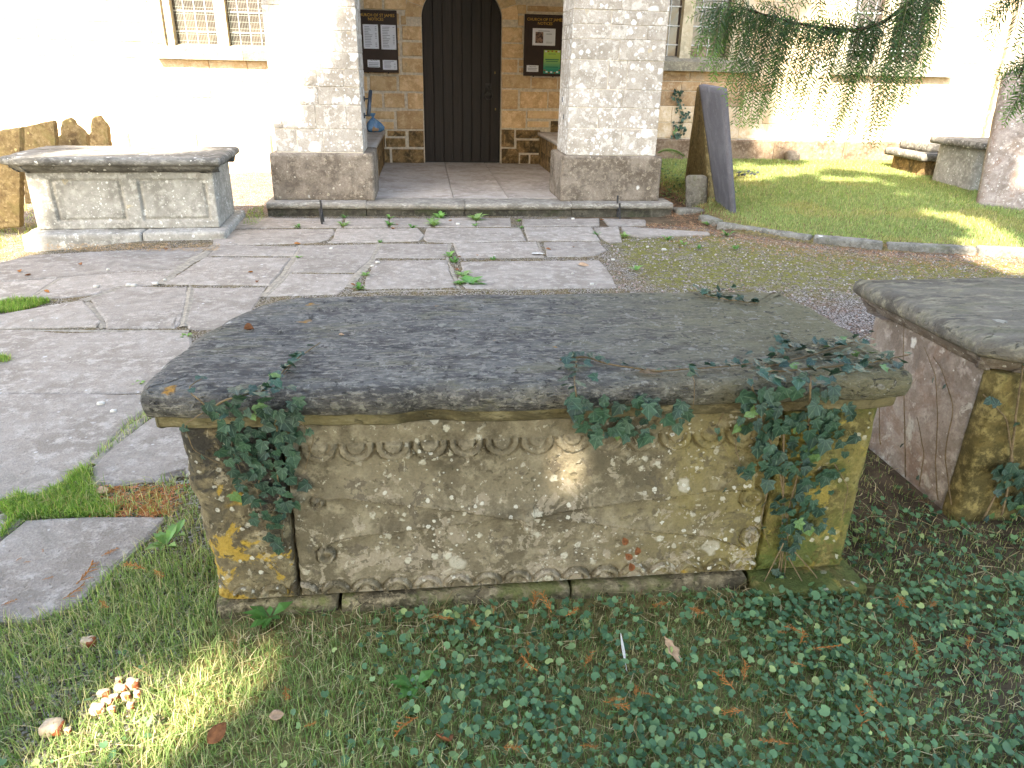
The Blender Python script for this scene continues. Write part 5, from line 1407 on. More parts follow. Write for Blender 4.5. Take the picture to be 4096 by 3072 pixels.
# gravel
n = 15000; M['litterbrown'] = plain('withered_leaf', '7d6a55', .85, .2, .3, 60, .4); x = rng.uniform(1.35, 6.0, n); y = rng.uniform(2.9, 7.2, n)
k = (kerb_y(x) - y > .02) & ~in_flags(x, y) & ~((x > 1.76) & (x < 3.75) & (y < 2.9)); keepm = rng.uniform(0, 1, n) < np.clip(1.15 - sstep(4.6, 5.4, y) * .75, .15, 1); k &= keepm
x, y = x[k], y[k]; n = len(x)
o = np.array([[1, 0, 0], [-1, 0, 0], [0, 1, 0], [0, -1, 0], [0, 0, .7], [0, 0, -.7]]); f8 = np.array([[0, 2, 4], [2, 1, 4], [1, 3, 4], [3, 0, 4], [2, 0, 5], [1, 2, 5], [3, 1, 5], [0, 3, 5]])
sz = rng.uniform(.004, .012, n); a = rng.uniform(0, 6.28, n); ca, sa = np.cos(a), np.sin(a)
P = o[None] * (1 + rng.uniform(-.35, .35, (n, 6, 1))); P = np.stack([P[..., 0] * ca[:, None] - P[..., 1] * sa[:, None], P[..., 0] * sa[:, None] + P[..., 1] * ca[:, None], P[..., 2]], -1) * sz[:, None, None]
V = (P + np.stack([x, y, gzs(x, y) + sz * .35], 1)[:, None]).reshape(-1, 3); F = (np.arange(n)[:, None, None] * 6 + f8[None]).reshape(-1, 3)
stuff('gravel', 'pale pinkish gravel of the path beyond the carved tomb', [(V, F, np.repeat(cols(n, ['8f857c', 'a59c94', '7d736b', '9c8578', 'b5aea6'], [3, 3, 2, 2, .7]), 6, 0))], M['gravel'])

# ------------------------------------------------------------------ ivy on the tombs
def ivymesh(i):
    o = ivyoutline() * [1, 1]; o = o + rng.normal(0, .03, o.shape) * (np.arange(len(o)) > 0)[:, None]
    V = [(.32, 0, -.02)]
    for px, py in o: V.append((px, py, .10 * abs(py) - .10 * px * px + rng.normal(0, .015)))
    # mid-rib verts for a fold
    k = len(o); F = [[0, 1 + j, 1 + (j + 1) % k] for j in range(k)]
    me = meshdata('ivy_leaf_shape', V, F, False); me.materials.append(M['ivy']); return me
IVY = [ivymesh(i) for i in range(5)]
def tomb_surf(px, py):
    f = WO(px, py, 1.725)
    if f[2] < .602: return f, np.array([0, -1.0, 0]), 'face'
    e = WO(px, py, 1.66)
    if .63 < e[2] < .70: return e, np.array([0, -1.0, .15]), 'edge'
    if e[2] <= .645: return WO(px, py, 1.71), np.array([0, -1.0, -.1]), 'face'
    return GO(px, py, .724), np.array([0, 0, 1.0]), 'top'
def put_leaf(par, p, n, tip, size):
    n = np.array(n, float) + rng.normal(0, .2, 3); n /= np.linalg.norm(n); t = np.array(tip, float); t = t - n * (t @ n); t /= np.linalg.norm(t) + 1e-9; b = np.cross(n, t)
    o = bpy.data.objects.new('leaf', IVY[rng.integers(5)]); c = org(par)
    m = Matrix(((t[0], b[0], n[0], 0), (t[1], b[1], n[1], 0), (t[2], b[2], n[2], 0), (0, 0, 0, 1)))
    o.rotation_mode = 'QUATERNION'; o.rotation_quaternion = m.to_quaternion(); o.scale = (size,) * 3
    o.location = tuple(np.array(p) - c - t * size * .4); link(o, par); return o
def ivy_cluster(par, poly, cnt, size, surf, lift=(.004, .035), tipd=(0, 0, -1)):
    P = np.array(poly, float); got = 0; tries = 0; used = []
    while got < cnt and tries < cnt * 60:
        tries += 1; a = rng.uniform(P[:, 0].min(), P[:, 0].max()); b = rng.uniform(P[:, 1].min(), P[:, 1].max())
        if not pip(np.array([a]), np.array([b]), P)[0]: continue
        if any((a - u) ** 2 + (b - v) ** 2 < 90 for u, v in used): continue
        used.append((a, b))
        p, n, kind = surf(a, b)
        td = np.array(tipd, float) + rng.normal(0, .55, 3) if kind != 'top' else rng.normal(0, 1, 3)
        if kind == 'top': n = n + rng.normal(0, .25, 3)
        put_leaf(par, p + n * rng.uniform(*lift), n, td, rng.uniform(*size)); got += 1
def ivy_stem(par, pts, surf, r=.0022, leaves=0, size=(.02, .035), lift=.006, jit=.006):
    pts = [np.array(p, float) for p in pts]; s = np.linspace(0, len(pts) - 1, len(pts) * 6)
    Q = []
    for v in s:
        i = min(int(v), len(pts) - 2); a = pts[i] * (1 - v + i) + pts[i + 1] * (v - i); p, n, kd = surf(*a); Q.append(p + n * (lift + .004 * rng.random()))
    Q = np.array(Q); Q[1:-1] = (Q[:-2] + Q[1:-1] * 2 + Q[2:]) / 4
    V, F = tube(Q, np.linspace(r, r * .5, len(Q)), 5); obj('stem', V, F, M['vine'], par, True)
    for _ in range(leaves):
        i = rng.integers(1, len(Q) - 1); d = Q[i + 1] - Q[i - 1]; d /= np.linalg.norm(d) + 1e-9
        side = np.cross(d, [0, -.4, 1]); p, n, kd = surf(*(pts[min(int(s[i]), len(pts) - 1)]))
        put_leaf(par, Q[i] + n * (.008 + jit * .3) + rng.normal(0, jit, 3) * (1 - .8 * np.abs(n)), n + rng.normal(0, .3, 3), d * .7 + side * rng.choice([-1, 1]), rng.uniform(*size))
iv1 = thing('ivy', 'dark ivy hanging in a narrow trail by the yellow lichened corner', 'ivy', (-.3, 1.7, .3))
ivy_cluster(iv1, [(440, 878), (500, 852), (560, 838), (620, 838), (655, 870), (650, 930), (640, 985), (655, 1012), (560, 1010), (500, 1000), (480, 960), (450, 920)], 84, (.018, .044), tomb_surf)
ivy_cluster(iv1, [(500, 1000), (600, 1000), (690, 1040), (650, 1060), (660, 1105), (620, 1110), (612, 1190), (590, 1182), (560, 1130), (550, 1085), (520, 1080)], 38, (.016, .04), tomb_surf)
ivy_stem(iv1, [(560, 860), (610, 810), (650, 775), (692, 745)], tomb_surf, .003, 14, (.018, .03)); ivy_stem(iv1, [(450, 880), (530, 860), (600, 830), (635, 790)], tomb_surf, .003, 10, (.02, .032)); ivy_stem(iv1, [(500, 905), (415, 860), (410, 840), (440, 822)], tomb_surf, .0025, 4, (.016, .026))
ivy_stem(iv1, [(600, 905), (598, 1000), (610, 1100), (612, 1190)], tomb_surf, .003, 8)
iv2 = thing('ivy', 'small ivy clump hanging under the middle of the slab edge', 'ivy', (.6, 1.7, .55))
ivy_cluster(iv2, [(1225, 862), (1300, 850), (1420, 862), (1500, 880), (1490, 935), (1440, 922), (1390, 950), (1340, 950), (1270, 945), (1230, 900)], 48, (.018, .05), tomb_surf)
ivy_cluster(iv2, [(1200, 790), (1250, 768), (1300, 790), (1250, 860), (1290, 880), (1230, 870)], 20, (.02, .034), tomb_surf)
ivy_stem(iv2, [(1210, 782), (1260, 775), (1320, 795), (1420, 808), (1500, 802), (1560, 798), (1625, 792)], tomb_surf, .003, 34, (.016, .03)); ivy_stem(iv2, [(1245, 785), (1240, 830), (1250, 890)], tomb_surf, .003, 6, (.02, .03)); ivy_stem(iv2, [(1490, 805), (1500, 830), (1495, 880)], tomb_surf, .002, 4, (.024, .04))
iv3 = thing('ivy', 'thick dark ivy spilling over the mossy end of the slab', 'ivy', (1.05, 1.7, .3))
ivy_cluster(iv3, [(1560, 885), (1620, 830), (1830, 822), (1832, 930), (1815, 980), (1720, 1000), (1650, 1000), (1600, 1020), (1572, 990), (1620, 955), (1568, 910)], 104, (.02, .052), tomb_surf)
ivy_cluster(iv3, [(1640, 1000), (1800, 985), (1800, 1050), (1760, 1060), (1802, 1140), (1772, 1160), (1730, 1140), (1710, 1205), (1670, 1195), (1660, 1100), (1640, 1030)], 56, (.018, .05), tomb_surf)
ivy_cluster(iv3, [(1640, 775), (1700, 745), (1860, 738), (1955, 790), (1940, 812), (1830, 822), (1700, 822), (1620, 830), (1600, 800)], 85, (.02, .036), tomb_surf, (.004, .03))
for q in ([(1650, 800), (1690, 760), (1688, 725)], [(1650, 800), (1760, 770), (1850, 742), (1880, 725)], [(1640, 810), (1780, 800), (1900, 785), (1965, 770)], [(1690, 900), (1690, 1050), (1685, 1200), (1670, 1265)], [(1620, 830), (1640, 900), (1680, 1000), (1700, 1150), (1690, 1262)], [(1750, 820), (1740, 950), (1700, 1100), (1680, 1262)]):
    ivy_stem(iv3, q, tomb_surf, .0035, 12, (.018, .032))
for q in ([(1700, 1200), (1740, 1270), (1775, 1290), (1780, 1320)], [(1690, 1170), (1660, 1230), (1640, 1270), (1630, 1310)], [(1715, 1190), (1760, 1240), (1785, 1300)]): ivy_stem(iv3, q, lambda a, b: (WO(a, b, 1.70), np.array([0, -1.0, 0]), 'face'), .0022, 0)
for q in ([(1600, 905), (1585, 960), (1600, 1010), (1560, 1050)], [(1560, 890), (1540, 930), (1570, 980)], [(1800, 1000), (1830, 1050), (1815, 1120)], [(1655, 1060), (1640, 1120), (1660, 1180)]): ivy_stem(iv3, q, tomb_surf, .0018, 2, (.016, .026))
for q in ([(440, 890), (400, 915), (420, 970), (480, 1000)], [(520, 900), (500, 960), (530, 1040)], [(640, 900), (680, 940), (660, 1010)], [(570, 1000), (555, 1060), (585, 1150)]): ivy_stem(iv1, q, tomb_surf, .0018, 2, (.016, .026))
iv4 = thing('ivy', 'thin ivy runner creeping over the back edge of the slab', 'ivy', (1.1, 2.5, .72))
ivy_stem(iv4, [(1500, 628), (1530, 645), (1570, 652), (1640, 660)], tomb_surf, .003, 26, (.022, .036)); ivy_stem(iv4, [(1520, 640), (1560, 632), (1610, 628)], tomb_surf, .002, 8, (.02, .03))
def t2face(a, b):
    p = WO(a, b, 1.99); return p, np.array([0, -1.0, 0]), 'face'
def t2side(a, b):
    p = WX(a * OV, b * OV, 1.855); return p, np.array([-1.0, 0, 0]), 'face'
iv5 = thing('ivy', 'bare brown ivy stems and a few leaves climbing the pinkish tomb', 'ivy', (1.9, 2.0, 0))
ivy_cluster(iv5, [(2140, 1010), (2260, 990), (2260, 1130), (2190, 1110), (2150, 1070)], 40, (.03, .055), t2face)
for q in ([(2178, 1010), (2190, 900), (2205, 800), (2212, 700)], [(2120, 1120), (2150, 1060), (2178, 1010)], [(2160, 1110), (2185, 1000), (2170, 900), (2120, 850)]): ivy_stem(iv5, q, t2face, .0045, 2)
for q in ([(2030, 1080), (2025, 1000), (2030, 900), (2025, 810), (2000, 750)], [(1960, 1030), (1958, 900), (1955, 790), (1957, 690)], [(2060, 1090), (2045, 980), (2065, 880), (2040, 800), (2020, 770)], [(1905, 960), (1903, 880), (1900, 820)], [(1990, 1050), (2000, 980), (1985, 900)]): ivy_stem(iv5, q, t2side, .0025, 1, (.02, .03))
def wallface(a, b): p = WY(a, b, YS - .01); return p, np.array([0, -1.0, 0]), 'face'
iv6 = thing('ivy', 'young ivy climbing the church wall behind the mossy headstone', 'ivy', (4.0, 11.66, .3))
def wallface_ov(a, b): return wallface(a, b)
for q, nl in (([(2700, 640), (2715, 560), (2735, 480), (2720, 400), (2705, 350)], 55), ([(2700, 620), (2700, 540), (2702, 490)], 18), ([(2690, 660), (2730, 640), (2745, 600)], 20)): ivy_stem(iv6, q, wallface, .006, int(nl * 1.5), (.03, .06), .01, .05)

# fern at the pier
fern = thing('fern', 'small bright green fern growing beside the right porch pier', 'fern', WY(2636, 606, 9.5))
fb_ = WY(2628, 612, 9.5)
for i in range(11):
    a = rng.uniform(-1.3, .75); L = rng.uniform(.24, .36); s = np.linspace(0, 1, 14); d = np.array([math.cos(a), math.sin(a) * .9 - .35])
    C = np.c_[fb_[0] + d[0] * L * s, fb_[1] + d[1] * L * s, fb_[2] + L * (.75 * s - .75 * s * s)]
    V = []; F = []
    for j in range(1, 14):
        w_ = .055 * math.sin(math.pi * (j / 14) ** .7) + .004; sd = np.array([-d[1], d[0], 0]); sd /= np.linalg.norm(sd); f_ = np.array([d[0], d[1], 0]) * .018
        for sg in (-1, 1):
            o = len(V); V += [C[j] - f_ * .35, C[j] + sd * sg * w_ + f_ * .9 - [0, 0, .012], C[j] + f_ * .45]; F.append([o, o + 1, o + 2])
    V = np.array(V); obj('frond', V, F, M['leaf'], fern, False, np.tile(np.array(lin('5d8a3a')) * [1, 1, 1, 1], (len(V), 1)))

# weeds in the joints
def weedmesh(k, L, seed, colh):
    r = np.random.default_rng(seed); V = []; F = []; C = []
    for i in range(k):
        a = r.uniform(0, 6.28); l = L * r.uniform(.6, 1.2); wd = l * r.uniform(.16, .3); d = np.array([math.cos(a), math.sin(a), 0]); s = np.array([-d[1], d[0], 0]); up = r.uniform(.25, 1.0)
        o = len(V); p0 = d * l * .08
        V += [p0, d * l * .5 + s * wd + [0, 0, l * up * .55], d * l * .55 + [0, 0, l * up * .5], d * l * .5 - s * wd + [0, 0, l * up * .55], d * l + [0, 0, l * up * .6]]
        F += [[o, o + 1, o + 2], [o, o + 2, o + 3], [o + 1, o + 4, o + 2], [o + 2, o + 4, o + 3]]
        C += [np.array(lin(colh)) * r.uniform(.75, 1.25)] * 5
    me = meshdata('weed_shape', np.array(V), F, False, np.array(C).clip(0, 1)); me.materials.append(M['leaf']); return me
WM = [weedmesh(13, .07, 1, '55803c'), weedmesh(10, .06, 2, '6a9048'), weedmesh(16, .08, 3, '7f9a5c'), weedmesh(12, .11, 4, '6f9a4c')]
for i, (fn, a, b, k, s) in enumerate([(ZB, 830, 240, 2, .9), (ZB, 840, 165, 0, .7), (ZB, 1235, 235, 0, 1.0), (ZB, 1240, 170, 1, 1.0), (ZB, 1625, 235, 2, 1.2), (ZB, 1600, 195, 1, 1.0), (ZB, 1685, 170, 3, 1.0), (ZB, 2005, 190, 2, 1.4), (ZB, 1990, 238, 1, .8), (ZB, 425, 255, 0, .8), (ZB, 1440, 260, 0, .9), (ZB, 1150, 385, 0, .5), (ZB, 1765, 510, 1, 1.1), (ZB, 1810, 565, 0, .9), (ZB, 1890, 690, 2, .9), (ZB, 1850, 760, 1, .9), (ZB, 1020, 680, 1, .8), (ZB, 970, 800, 0, .9), (ZB, 430, 525, 1, .7), (ZC, 505, 165, 1, .8), (ZC, 520, 215, 0, .6), (ZC, 1080, 265, 0, .7), (ZC, 1285, 280, 2, .8), (ZC, 1600, 300, 0, .9), (ZC, 1720, 335, 1, .9), (ZC, 1905, 190, 3, .7), (ZC, 2045, 270, 0, 1.1), (ZC, 2100, 370, 0, .8), (ZC, 1370, 525, 1, 1.0), (ZC, 320, 452, 0, .6), (ZA, 1270, 860, 1, .7), (ZA, 950, 1185, 1, .6), (ZC, 1835, 365, 0, .7)]):
    p = G(*fn(a, b)); o = bpy.data.objects.new('weed', WM[k]); o.location = (p[0], p[1], .008); o.scale = (s,) * 3; o.rotation_euler = (0, 0, rng.uniform(0, 6)); link(o)
    tag(o, 'small green weed sprouting from a joint of the paving', 'weed', 'weeds in the paving joints')
p = G(*ZB(1945, 755)); o = bpy.data.objects.new('weed', weedmesh(18, .1, 9, '5f8a48')); o.location = (p[0], p[1], .01); o.scale = (1.3, .9, .7); link(o); tag(o, 'broad leaved weed spreading over a flagstone behind the carved tomb', 'weed')
for (a, b, s) in ((1010, 1075, 1.0), (1075, 1010, .8)):
    p = G(*ZD(a, b)); o = bpy.data.objects.new('weed', WM[1]); o.location = (p[0], p[1], .03); o.scale = (s,) * 3; link(o); tag(o, 'lush green weed in the grass beside the yellow lichened corner', 'weed', 'weeds beside the carved tomb')
for (a, b, s, lab) in ((585, 1345, .9, 'flat dandelion like rosette at the foot of the carved panel'), (895, 1195 + 300, .8, 'toothed leaf rosette among the round leaved ground cover')):
    p = GO(a, b); o = bpy.data.objects.new('weed', WM[0]); o.location = (p[0], p[1], .02); o.scale = (s, s, s * .6); link(o); tag(o, lab, 'weed')

# ------------------------------------------------------------------ yew bough
yew = thing('yew_tree', 'dark yew with drooping needle sprays hanging before the church wall', 'tree', (4.7, .2, 0))
V, F = tube([[4.7, .2, -.1], [4.65, .25, 1.2], [4.5, .4, 2.6], [4.3, .5, 5.0], [4.2, .6, 7.5]], [.42, .36, .3, .2, .05], 12); obj('trunk', V, F, M['bark'], yew, True)
def spray(start, end, sag=.03, needle=.033, step=.0115, tipcol='6a8f3e'):
    start, end = np.array(start), np.array(end); L = np.linalg.norm(end - start); n = max(6, int(L / step)); s = np.linspace(0, 1, n)
    side = rng.normal(0, 1, 3); side[2] = 0; side /= np.linalg.norm(side)
    P = start + (end - start) * s[:, None] + side * (np.sin(s * math.pi) * sag * rng.normal(0, 1))[:, None] + np.array([0, 0, 1]) * (np.sin(s * math.pi) * .05 * L)[:, None]
    t = np.gradient(P, axis=0); t /= np.linalg.norm(t, axis=1, keepdims=True)
    view = np.array([-.2, -1, .15]) + rng.normal(0, .35, 3); b = np.cross(t, view); b /= np.linalg.norm(b, axis=1, keepdims=True); nn = np.cross(b, t)
    V = []; C = []
    dk, lt_ = np.array(lin('2a4424')), np.array(lin(tipcol))
    q0 = P; w_ = np.maximum(.0022 * (1 - .6 * s), .0008)[:, None]
    tv, tf = tube(P[::3] if n > 12 else P, np.linspace(.0022, .0008, len(P[::3]) if n > 12 else n), 4)
    V.append(tv); C.append(np.tile(np.array(lin('4f5230')), (len(tv), 1))); F = [list(f) for f in tf]; F3 = []
    for f in F:
        F3.append(f[:3]); 
        if len(f) == 4: F3.append([f[0], f[2], f[3]])
    off = len(tv); NV = []; NC = []; NF = []
    for sg in (-1, 1):
        m_ = n; ln = needle * rng.uniform(.75, 1.15, m_) * np.clip(1.15 - .5 * s ** 3, .3, 1.15)
        d = t * rng.uniform(.35, .75, (m_, 1)) + sg * b * rng.uniform(.7, 1.0, (m_, 1)) + nn * rng.normal(.1, .28, (m_, 1)); d /= np.linalg.norm(d, axis=1, keepdims=True)
        pw = np.cross(d, nn); pw /= np.linalg.norm(pw, axis=1, keepdims=True); pw *= .0023
        a0 = P + rng.normal(0, .001, P.shape); mid = a0 + d * (ln * .5)[:, None]; tip = a0 + d * ln[:, None] - np.array([0, 0, .12]) * ln[:, None]
        q = np.stack([a0, mid + pw, tip, mid - pw], 1); k0 = off + sum(len(z) for z in NV); NV.append(q.reshape(-1, 3))
        k = k0 + np.arange(m_)[:, None] * 4; NF.append(np.concatenate([k + np.array([0, 1, 2]), k + np.array([0, 2, 3])]))
        g_ = np.clip(s ** 3 * rng.uniform(.2, 1.0) + rng.uniform(-.1, .18, m_), 0, 1)[:, None]; NC.append(np.repeat(dk * (1 - g_) + lt_ * g_, 4, 0))
    V = np.concatenate(V + NV); C = np.concatenate(C + NC); F = np.concatenate([np.array(F3)] + NF)
    obj('spray', V, F, M['leaf'], yew, False, C)
YB = 2.95
def W3(a, b, y=YB): return WO(a, b, y)
stem = [W3(1600, 18, 3.05), W3(1660, 34, 3.02), W3(1720, 50, 3.0), W3(1790, 62, 2.98), W3(1850, 66, 2.95), W3(1905, 50, 2.9), W3(1985, -10, 2.8), W3(2100, -110, 2.5), np.array([3.2, 1.5, 2.55]), np.array([4.5, .4, 2.75])]
V, F = tube(stem, [.003, .004, .005, .006, .0065, .007, .009, .014, .03, .05], 7); obj('branch', V, F, M['bark'], yew, True)
def stem_pt(a):
    xs_ = [1480, 1600, 1660, 1720, 1790, 1850, 1905, 1985, 2040]; ys_ = [10, 18, 34, 50, 62, 66, 50, -10, -60]; yy_ = [3.08, 3.05, 3.02, 3.0, 2.98, 2.95, 2.9, 2.8, 2.72]
    return np.interp(a, xs_, ys_), np.interp(a, xs_, yy_)
bot_x = [1480, 1500, 1560, 1585, 1620, 1680, 1720, 1760, 1800, 1850, 1890, 1930, 1975, 2010, 2040]; bot_y = [100, 130, 190, 272, 275, 262, 265, 275, 305, 300, 322, 250, 215, 120, 40]
for i in range(96):
    xe_ = 1500 + (2020 - 1500) * (i + rng.uniform(0, 1)) / 96
    ye = np.interp(xe_, bot_x, bot_y) * rng.choice([1, 1, .9, .75, .6]) - rng.uniform(0, 25)
    xs0 = xe_ + rng.uniform(10, 45) + (ye - 60) * .14; b0_, Y0_ = stem_pt(xs0); b0_ += rng.uniform(-14, 10)
    Yj = Y0_ + rng.normal(0, .07)
    if ye - b0_ < 25: ye = b0_ + 40
    spray(W3(xs0, b0_, Yj), W3(xe_, ye, Yj - rng.uniform(0, .06)), .02)
for (a, b, c, d) in ((1600, 18, 1492, 118), (1590, 25, 1510, 95), (1620, 25, 1515, 150), (1640, 30, 1535, 170), (1560, 15, 1488, 40), (1660, 34, 1560, 190), (1600, 10, 1500, 8), (1610, 30, 1545, 120), (1630, 32, 1575, 150)): spray(W3(a, b, 3.04), W3(c, d, 3.02), .015, tipcol='6b8a3c')
for i in range(26):                                   # needles along and above the bough
    a = rng.uniform(1600, 2010); b, Yj = stem_pt(a); spray(W3(a, b, Yj), W3(a - rng.uniform(40, 90), b + rng.uniform(-45, 35), Yj + rng.normal(0, .05)), .01)
for i in range(16):
    a = rng.uniform(1720, 2010); spray(W3(a, -45, 2.8), W3(a - rng.uniform(10, 50), rng.uniform(5, 60), 2.78), .02)
for i in range(30):                                   # right-hand tufts
    u = rng.uniform(0, 1); 
    if u < .35: a, b, c, d = 2215 + rng.uniform(-40, 60), -30, 2120 + rng.uniform(-12, 80), rng.uniform(40, 130)
    else: a, b, c, d = 2260 + rng.uniform(-20, 40), 60 + rng.uniform(0, 90), 2150 + rng.uniform(0, 70), rng.uniform(150, 285)
    spray(W3(a, b, 2.6), W3(c, d, 2.6 - rng.uniform(0, .1)), .02)
V, F = tube([W3(2330, -60, 2.5), W3(2270, 40, 2.58), W3(2230, 100, 2.6), W3(2200, 170, 2.6)], [.012, .008, .006, .003], 6); obj('branch', V, F, M['bark'], yew, True)
V, F = tube([np.array([4.5, .4, 2.9]), np.array([3.6, 1.6, 2.6]), W3(2330, -60, 2.5)], [.05, .03, .012], 7); obj('branch', V, F, M['bark'], yew, True)
# crown above the picture
n = 1500; a = rng.uniform(0, 6.28, n); h = rng.uniform(2.9, 7.0, n); r = np.sqrt(rng.uniform(.05, 1, n)) * (3.0 * np.sqrt(np.clip(1 - ((h - 4.2) / 4.0) ** 2, 0, 1)))
P = np.c_[4.4 + r * np.cos(a), .5 + r * np.sin(a), h]
d = P - CAM; zc = d @ _f; px_ = CX + FPX * (d @ CR) / zc; py_ = CY - FPX * (d @ CU) / zc
vis = (zc > 0) & (px_ > -400) & (px_ < 4600) & (py_ > -420)
dd, tt_ = raydist(P, LP); hit = ((dd < LR[None] + .2) & (tt_ > 0)).any(1)
P = P[~vis & ~hit]; n = len(P); cc = cols(n, ['2b3f20', '36502a', '45602f'], [3, 3, 1])
V, F, C = leaf_cloud(P[:, 0], P[:, 1], P[:, 2], rng.uniform(.12, .22, n), leafdisc(8, False) * [1, .45], cc, .6)
obj('crown', V, F, M['leaf'], yew, False, C)

# ------------------------------------------------------------------ small fallen things
def sprigmesh(seed):
    r = np.random.default_rng(seed); V = []; F = []; L = 1.0
    ax_ = np.linspace(0, 1, 7); bend = r.normal(0, .12)
    def seg(p, q, w0, w1):
        p, q = np.array(p), np.array(q); d = q - p; s = np.array([-d[1], d[0], 0]); s /= np.linalg.norm(s) + 1e-9; o = len(V)
        V.extend([p - s * w0, p + s * w0, q + s * w1, q - s * w1, (p + q) / 2 + [0, 0, w0 * 1.2]]); F.extend([[o, o + 1, o + 4], [o + 1, o + 2, o + 4], [o + 2, o + 3, o + 4], [o + 3, o, o + 4]])
    pts = [(u, bend * u * u * 2, .03 * math.sin(u * 3)) for u in ax_]
    for a, b in zip(pts[:-1], pts[1:]): seg(a, b, .022, .018)
    for i in range(1, 6):
        for sg in (-1, 1):
            if r.random() < .15: continue
            l = .34 * (1 - .4 * ax_[i]) * r.uniform(.6, 1.2); a = math.radians(r.uniform(30, 50)) * sg; q = (pts[i][0] + l * math.cos(a), pts[i][1] + l * math.sin(a), r.uniform(0, .06)); seg(pts[i], q, .018, .012)
            m_ = [(pts[i][k] + q[k]) / 2 for k in range(3)]; a2 = a * .3; seg(m_, (m_[0] + l * .35 * math.cos(a2), m_[1] + l * .35 * math.sin(a2), .02), .014, .01)
    me = meshdata('sprig_shape', np.array(V), F, False); me.materials.append(M['sprig']); return me
SM = [sprigmesh(i) for i in range(4)]
def sprig(p, s, rz, lab, grp, tilt=(0, 0)):
    o = bpy.data.objects.new('cypress_sprig', SM[rng.integers(4)]); o.location = p; o.scale = (s, s, s); o.rotation_euler = (tilt[0], tilt[1], rz); link(o); tag(o, lab, 'sprig', grp)
for (a, b, s, rz) in ((470, 1300, .10, 1.1), (390, 1390, .07, .7), (620, 1130, .055, .8), (20, 1430, .04, .6), (940, 905, .03, 2), (265, 1275, .03, .4), (150, 1168, .02, 0), (270, 1108, .02, 2), (105, 1160, .02, 1), (580, 1195, .025, 1.4)):
    q = G(*ZD(a, b)); sprig((q[0], q[1], .024), s, rz, 'orange dead cypress sprig lying on the bare flagstone', 'cypress sprigs on the flagstone')
for i in range(46):
    q = G(*ZD(rng.uniform(570, 1070), rng.uniform(700, 868))); sprig((q[0], q[1], .016), rng.uniform(.03, .075), rng.uniform(0, 6.3), 'orange dead cypress sprig in the drift between two flagstones', 'cypress sprigs drifted against the tomb')
for (a, b) in ((890, 1250), (945, 1255), (620, 1440)):
    q = G(*ZD(a, b)); sprig((q[0], q[1], .05), rng.uniform(.05, .08), rng.uniform(0, 6), 'orange dead cypress sprig caught in the long grass by the path', 'cypress sprigs in the long grass')
for (a, b) in [(980, 1365), (1010, 1362), (1150, 1340), (1220, 1360), (1260, 1470), (1140, 1450), (1125, 1440), (1310, 1540), (1370, 1537), (1410, 1535), (1300, 1545), (1250, 1640), (1080, 1645), (1740, 1400), (1745, 1430), (1735, 1470), (1720, 1420), (1860, 1500), (1900, 1560), (1910, 1635), (1690, 1560), (1580, 1520), (1480, 1340), (1600, 1500), (1960, 1400), (2000, 1340), (1930, 1310), (2080, 1430), (1190, 1352), (1440, 1330), (1065, 1355), (620, 1512), (660, 1600), (905, 1580)] + [(rng.uniform(1000, 2150), rng.uniform(1330, 1640)) for _ in range(6)]:
    q = GO(a, b); sprig((q[0], q[1], float(gzs(q[0], q[1])[0]) + .045), rng.uniform(.035, .075), rng.uniform(0, 6.3), 'orange dead cypress sprig lying among the ground cover leaves', 'cypress sprigs in the ground cover', (rng.normal(0, .2), rng.normal(0, .2)))
sprig(WO(715, 915, 1.725), .035, 1.4, 'orange dead cypress sprig stuck to the carved front of the tomb', None, (R(90), 0))
# dead leaves
def deadleaf(p, L, wd, rz, mat, label, lobes=0, tilt=(.2, .1), curl=.25, group=None):
    k = 12; u = np.linspace(0, 1, k); w_ = wd * np.sin(math.pi * u ** .85) ** .8 * (1 + (.3 * np.sin(u * math.pi * 2 * lobes) if lobes else 0))
    V = np.concatenate([np.c_[u * L, s * w_, curl * (np.abs(s) * w_ * 1.2 + L * .5 * (u - .5) ** 2)] for s in (-1, -.5, 0, .5, 1)]); F = [[r * k + j, r * k + j + 1, (r + 1) * k + j + 1, (r + 1) * k + j] for r in range(4) for j in range(k - 1)]
    V[:, 2] += rng.normal(0, .0006, len(V)); me = meshdata('dead_leaf', V, F, True); me.materials.append(mat)
    o = bpy.data.objects.new('dead_leaf', me); o.location = p; o.rotation_euler = (tilt[0], tilt[1], rz); link(o); md = o.modifiers.new('thickness', 'SOLIDIFY'); md.thickness = .0006
    tag(o, label, 'leaf', group)
deadleaf(GO(455, 1640) + [0, 0, .05], .055, .018, .9, M['mulch'], 'smooth brown beech leaf standing in the sunlit grass', 0, (.9, -.3))
deadleaf(GO(585, 1575) + [0, 0, .04], .035, .014, .2, M['tan'], 'pale curled leaf at the edge of the grass', 0)
deadleaf(GO(1465, 1450) + [0, 0, .03], .075, .017, 2.0, M['tan'], 'pale tan oak leaf standing among the ground cover', 3, (.2, -.5))
deadleaf(GO(975, 1625) + [0, 0, .03], .05, .018, 2.4, M['mulch'], 'dark crumpled brown leaf in the ground cover', 2, (.5, .3), .7)
deadleaf(GO(526, 712, .727), .03, .012, .4, M['mulch'], 'curled rusty leaf lying on the dark slab', 0, (.4, .2), 1.2)
deadleaf(GO(732, 723, .727), .016, .005, .4, M['tan'], 'tiny pale leaf on the dark slab', 0, (.2, .2), .6)
deadleaf(GO(1380, 806, .728), .065, .012, .05, M['litterbrown'], 'dry curled leaf caught in the ivy on the slab edge', 0, (.2, .05), .5)
deadleaf(G(*ZD(590, 745)) + [0, 0, .03], .04, .02, .3, M['tan'], 'tan leaf in the litter between the flagstones', 0)
deadleaf(G(*ZC(945, 500)) + [0, 0, .025], .09, .035, .0, M['tan'], 'pale fallen leaf lying on a flagstone near the moss', 0)
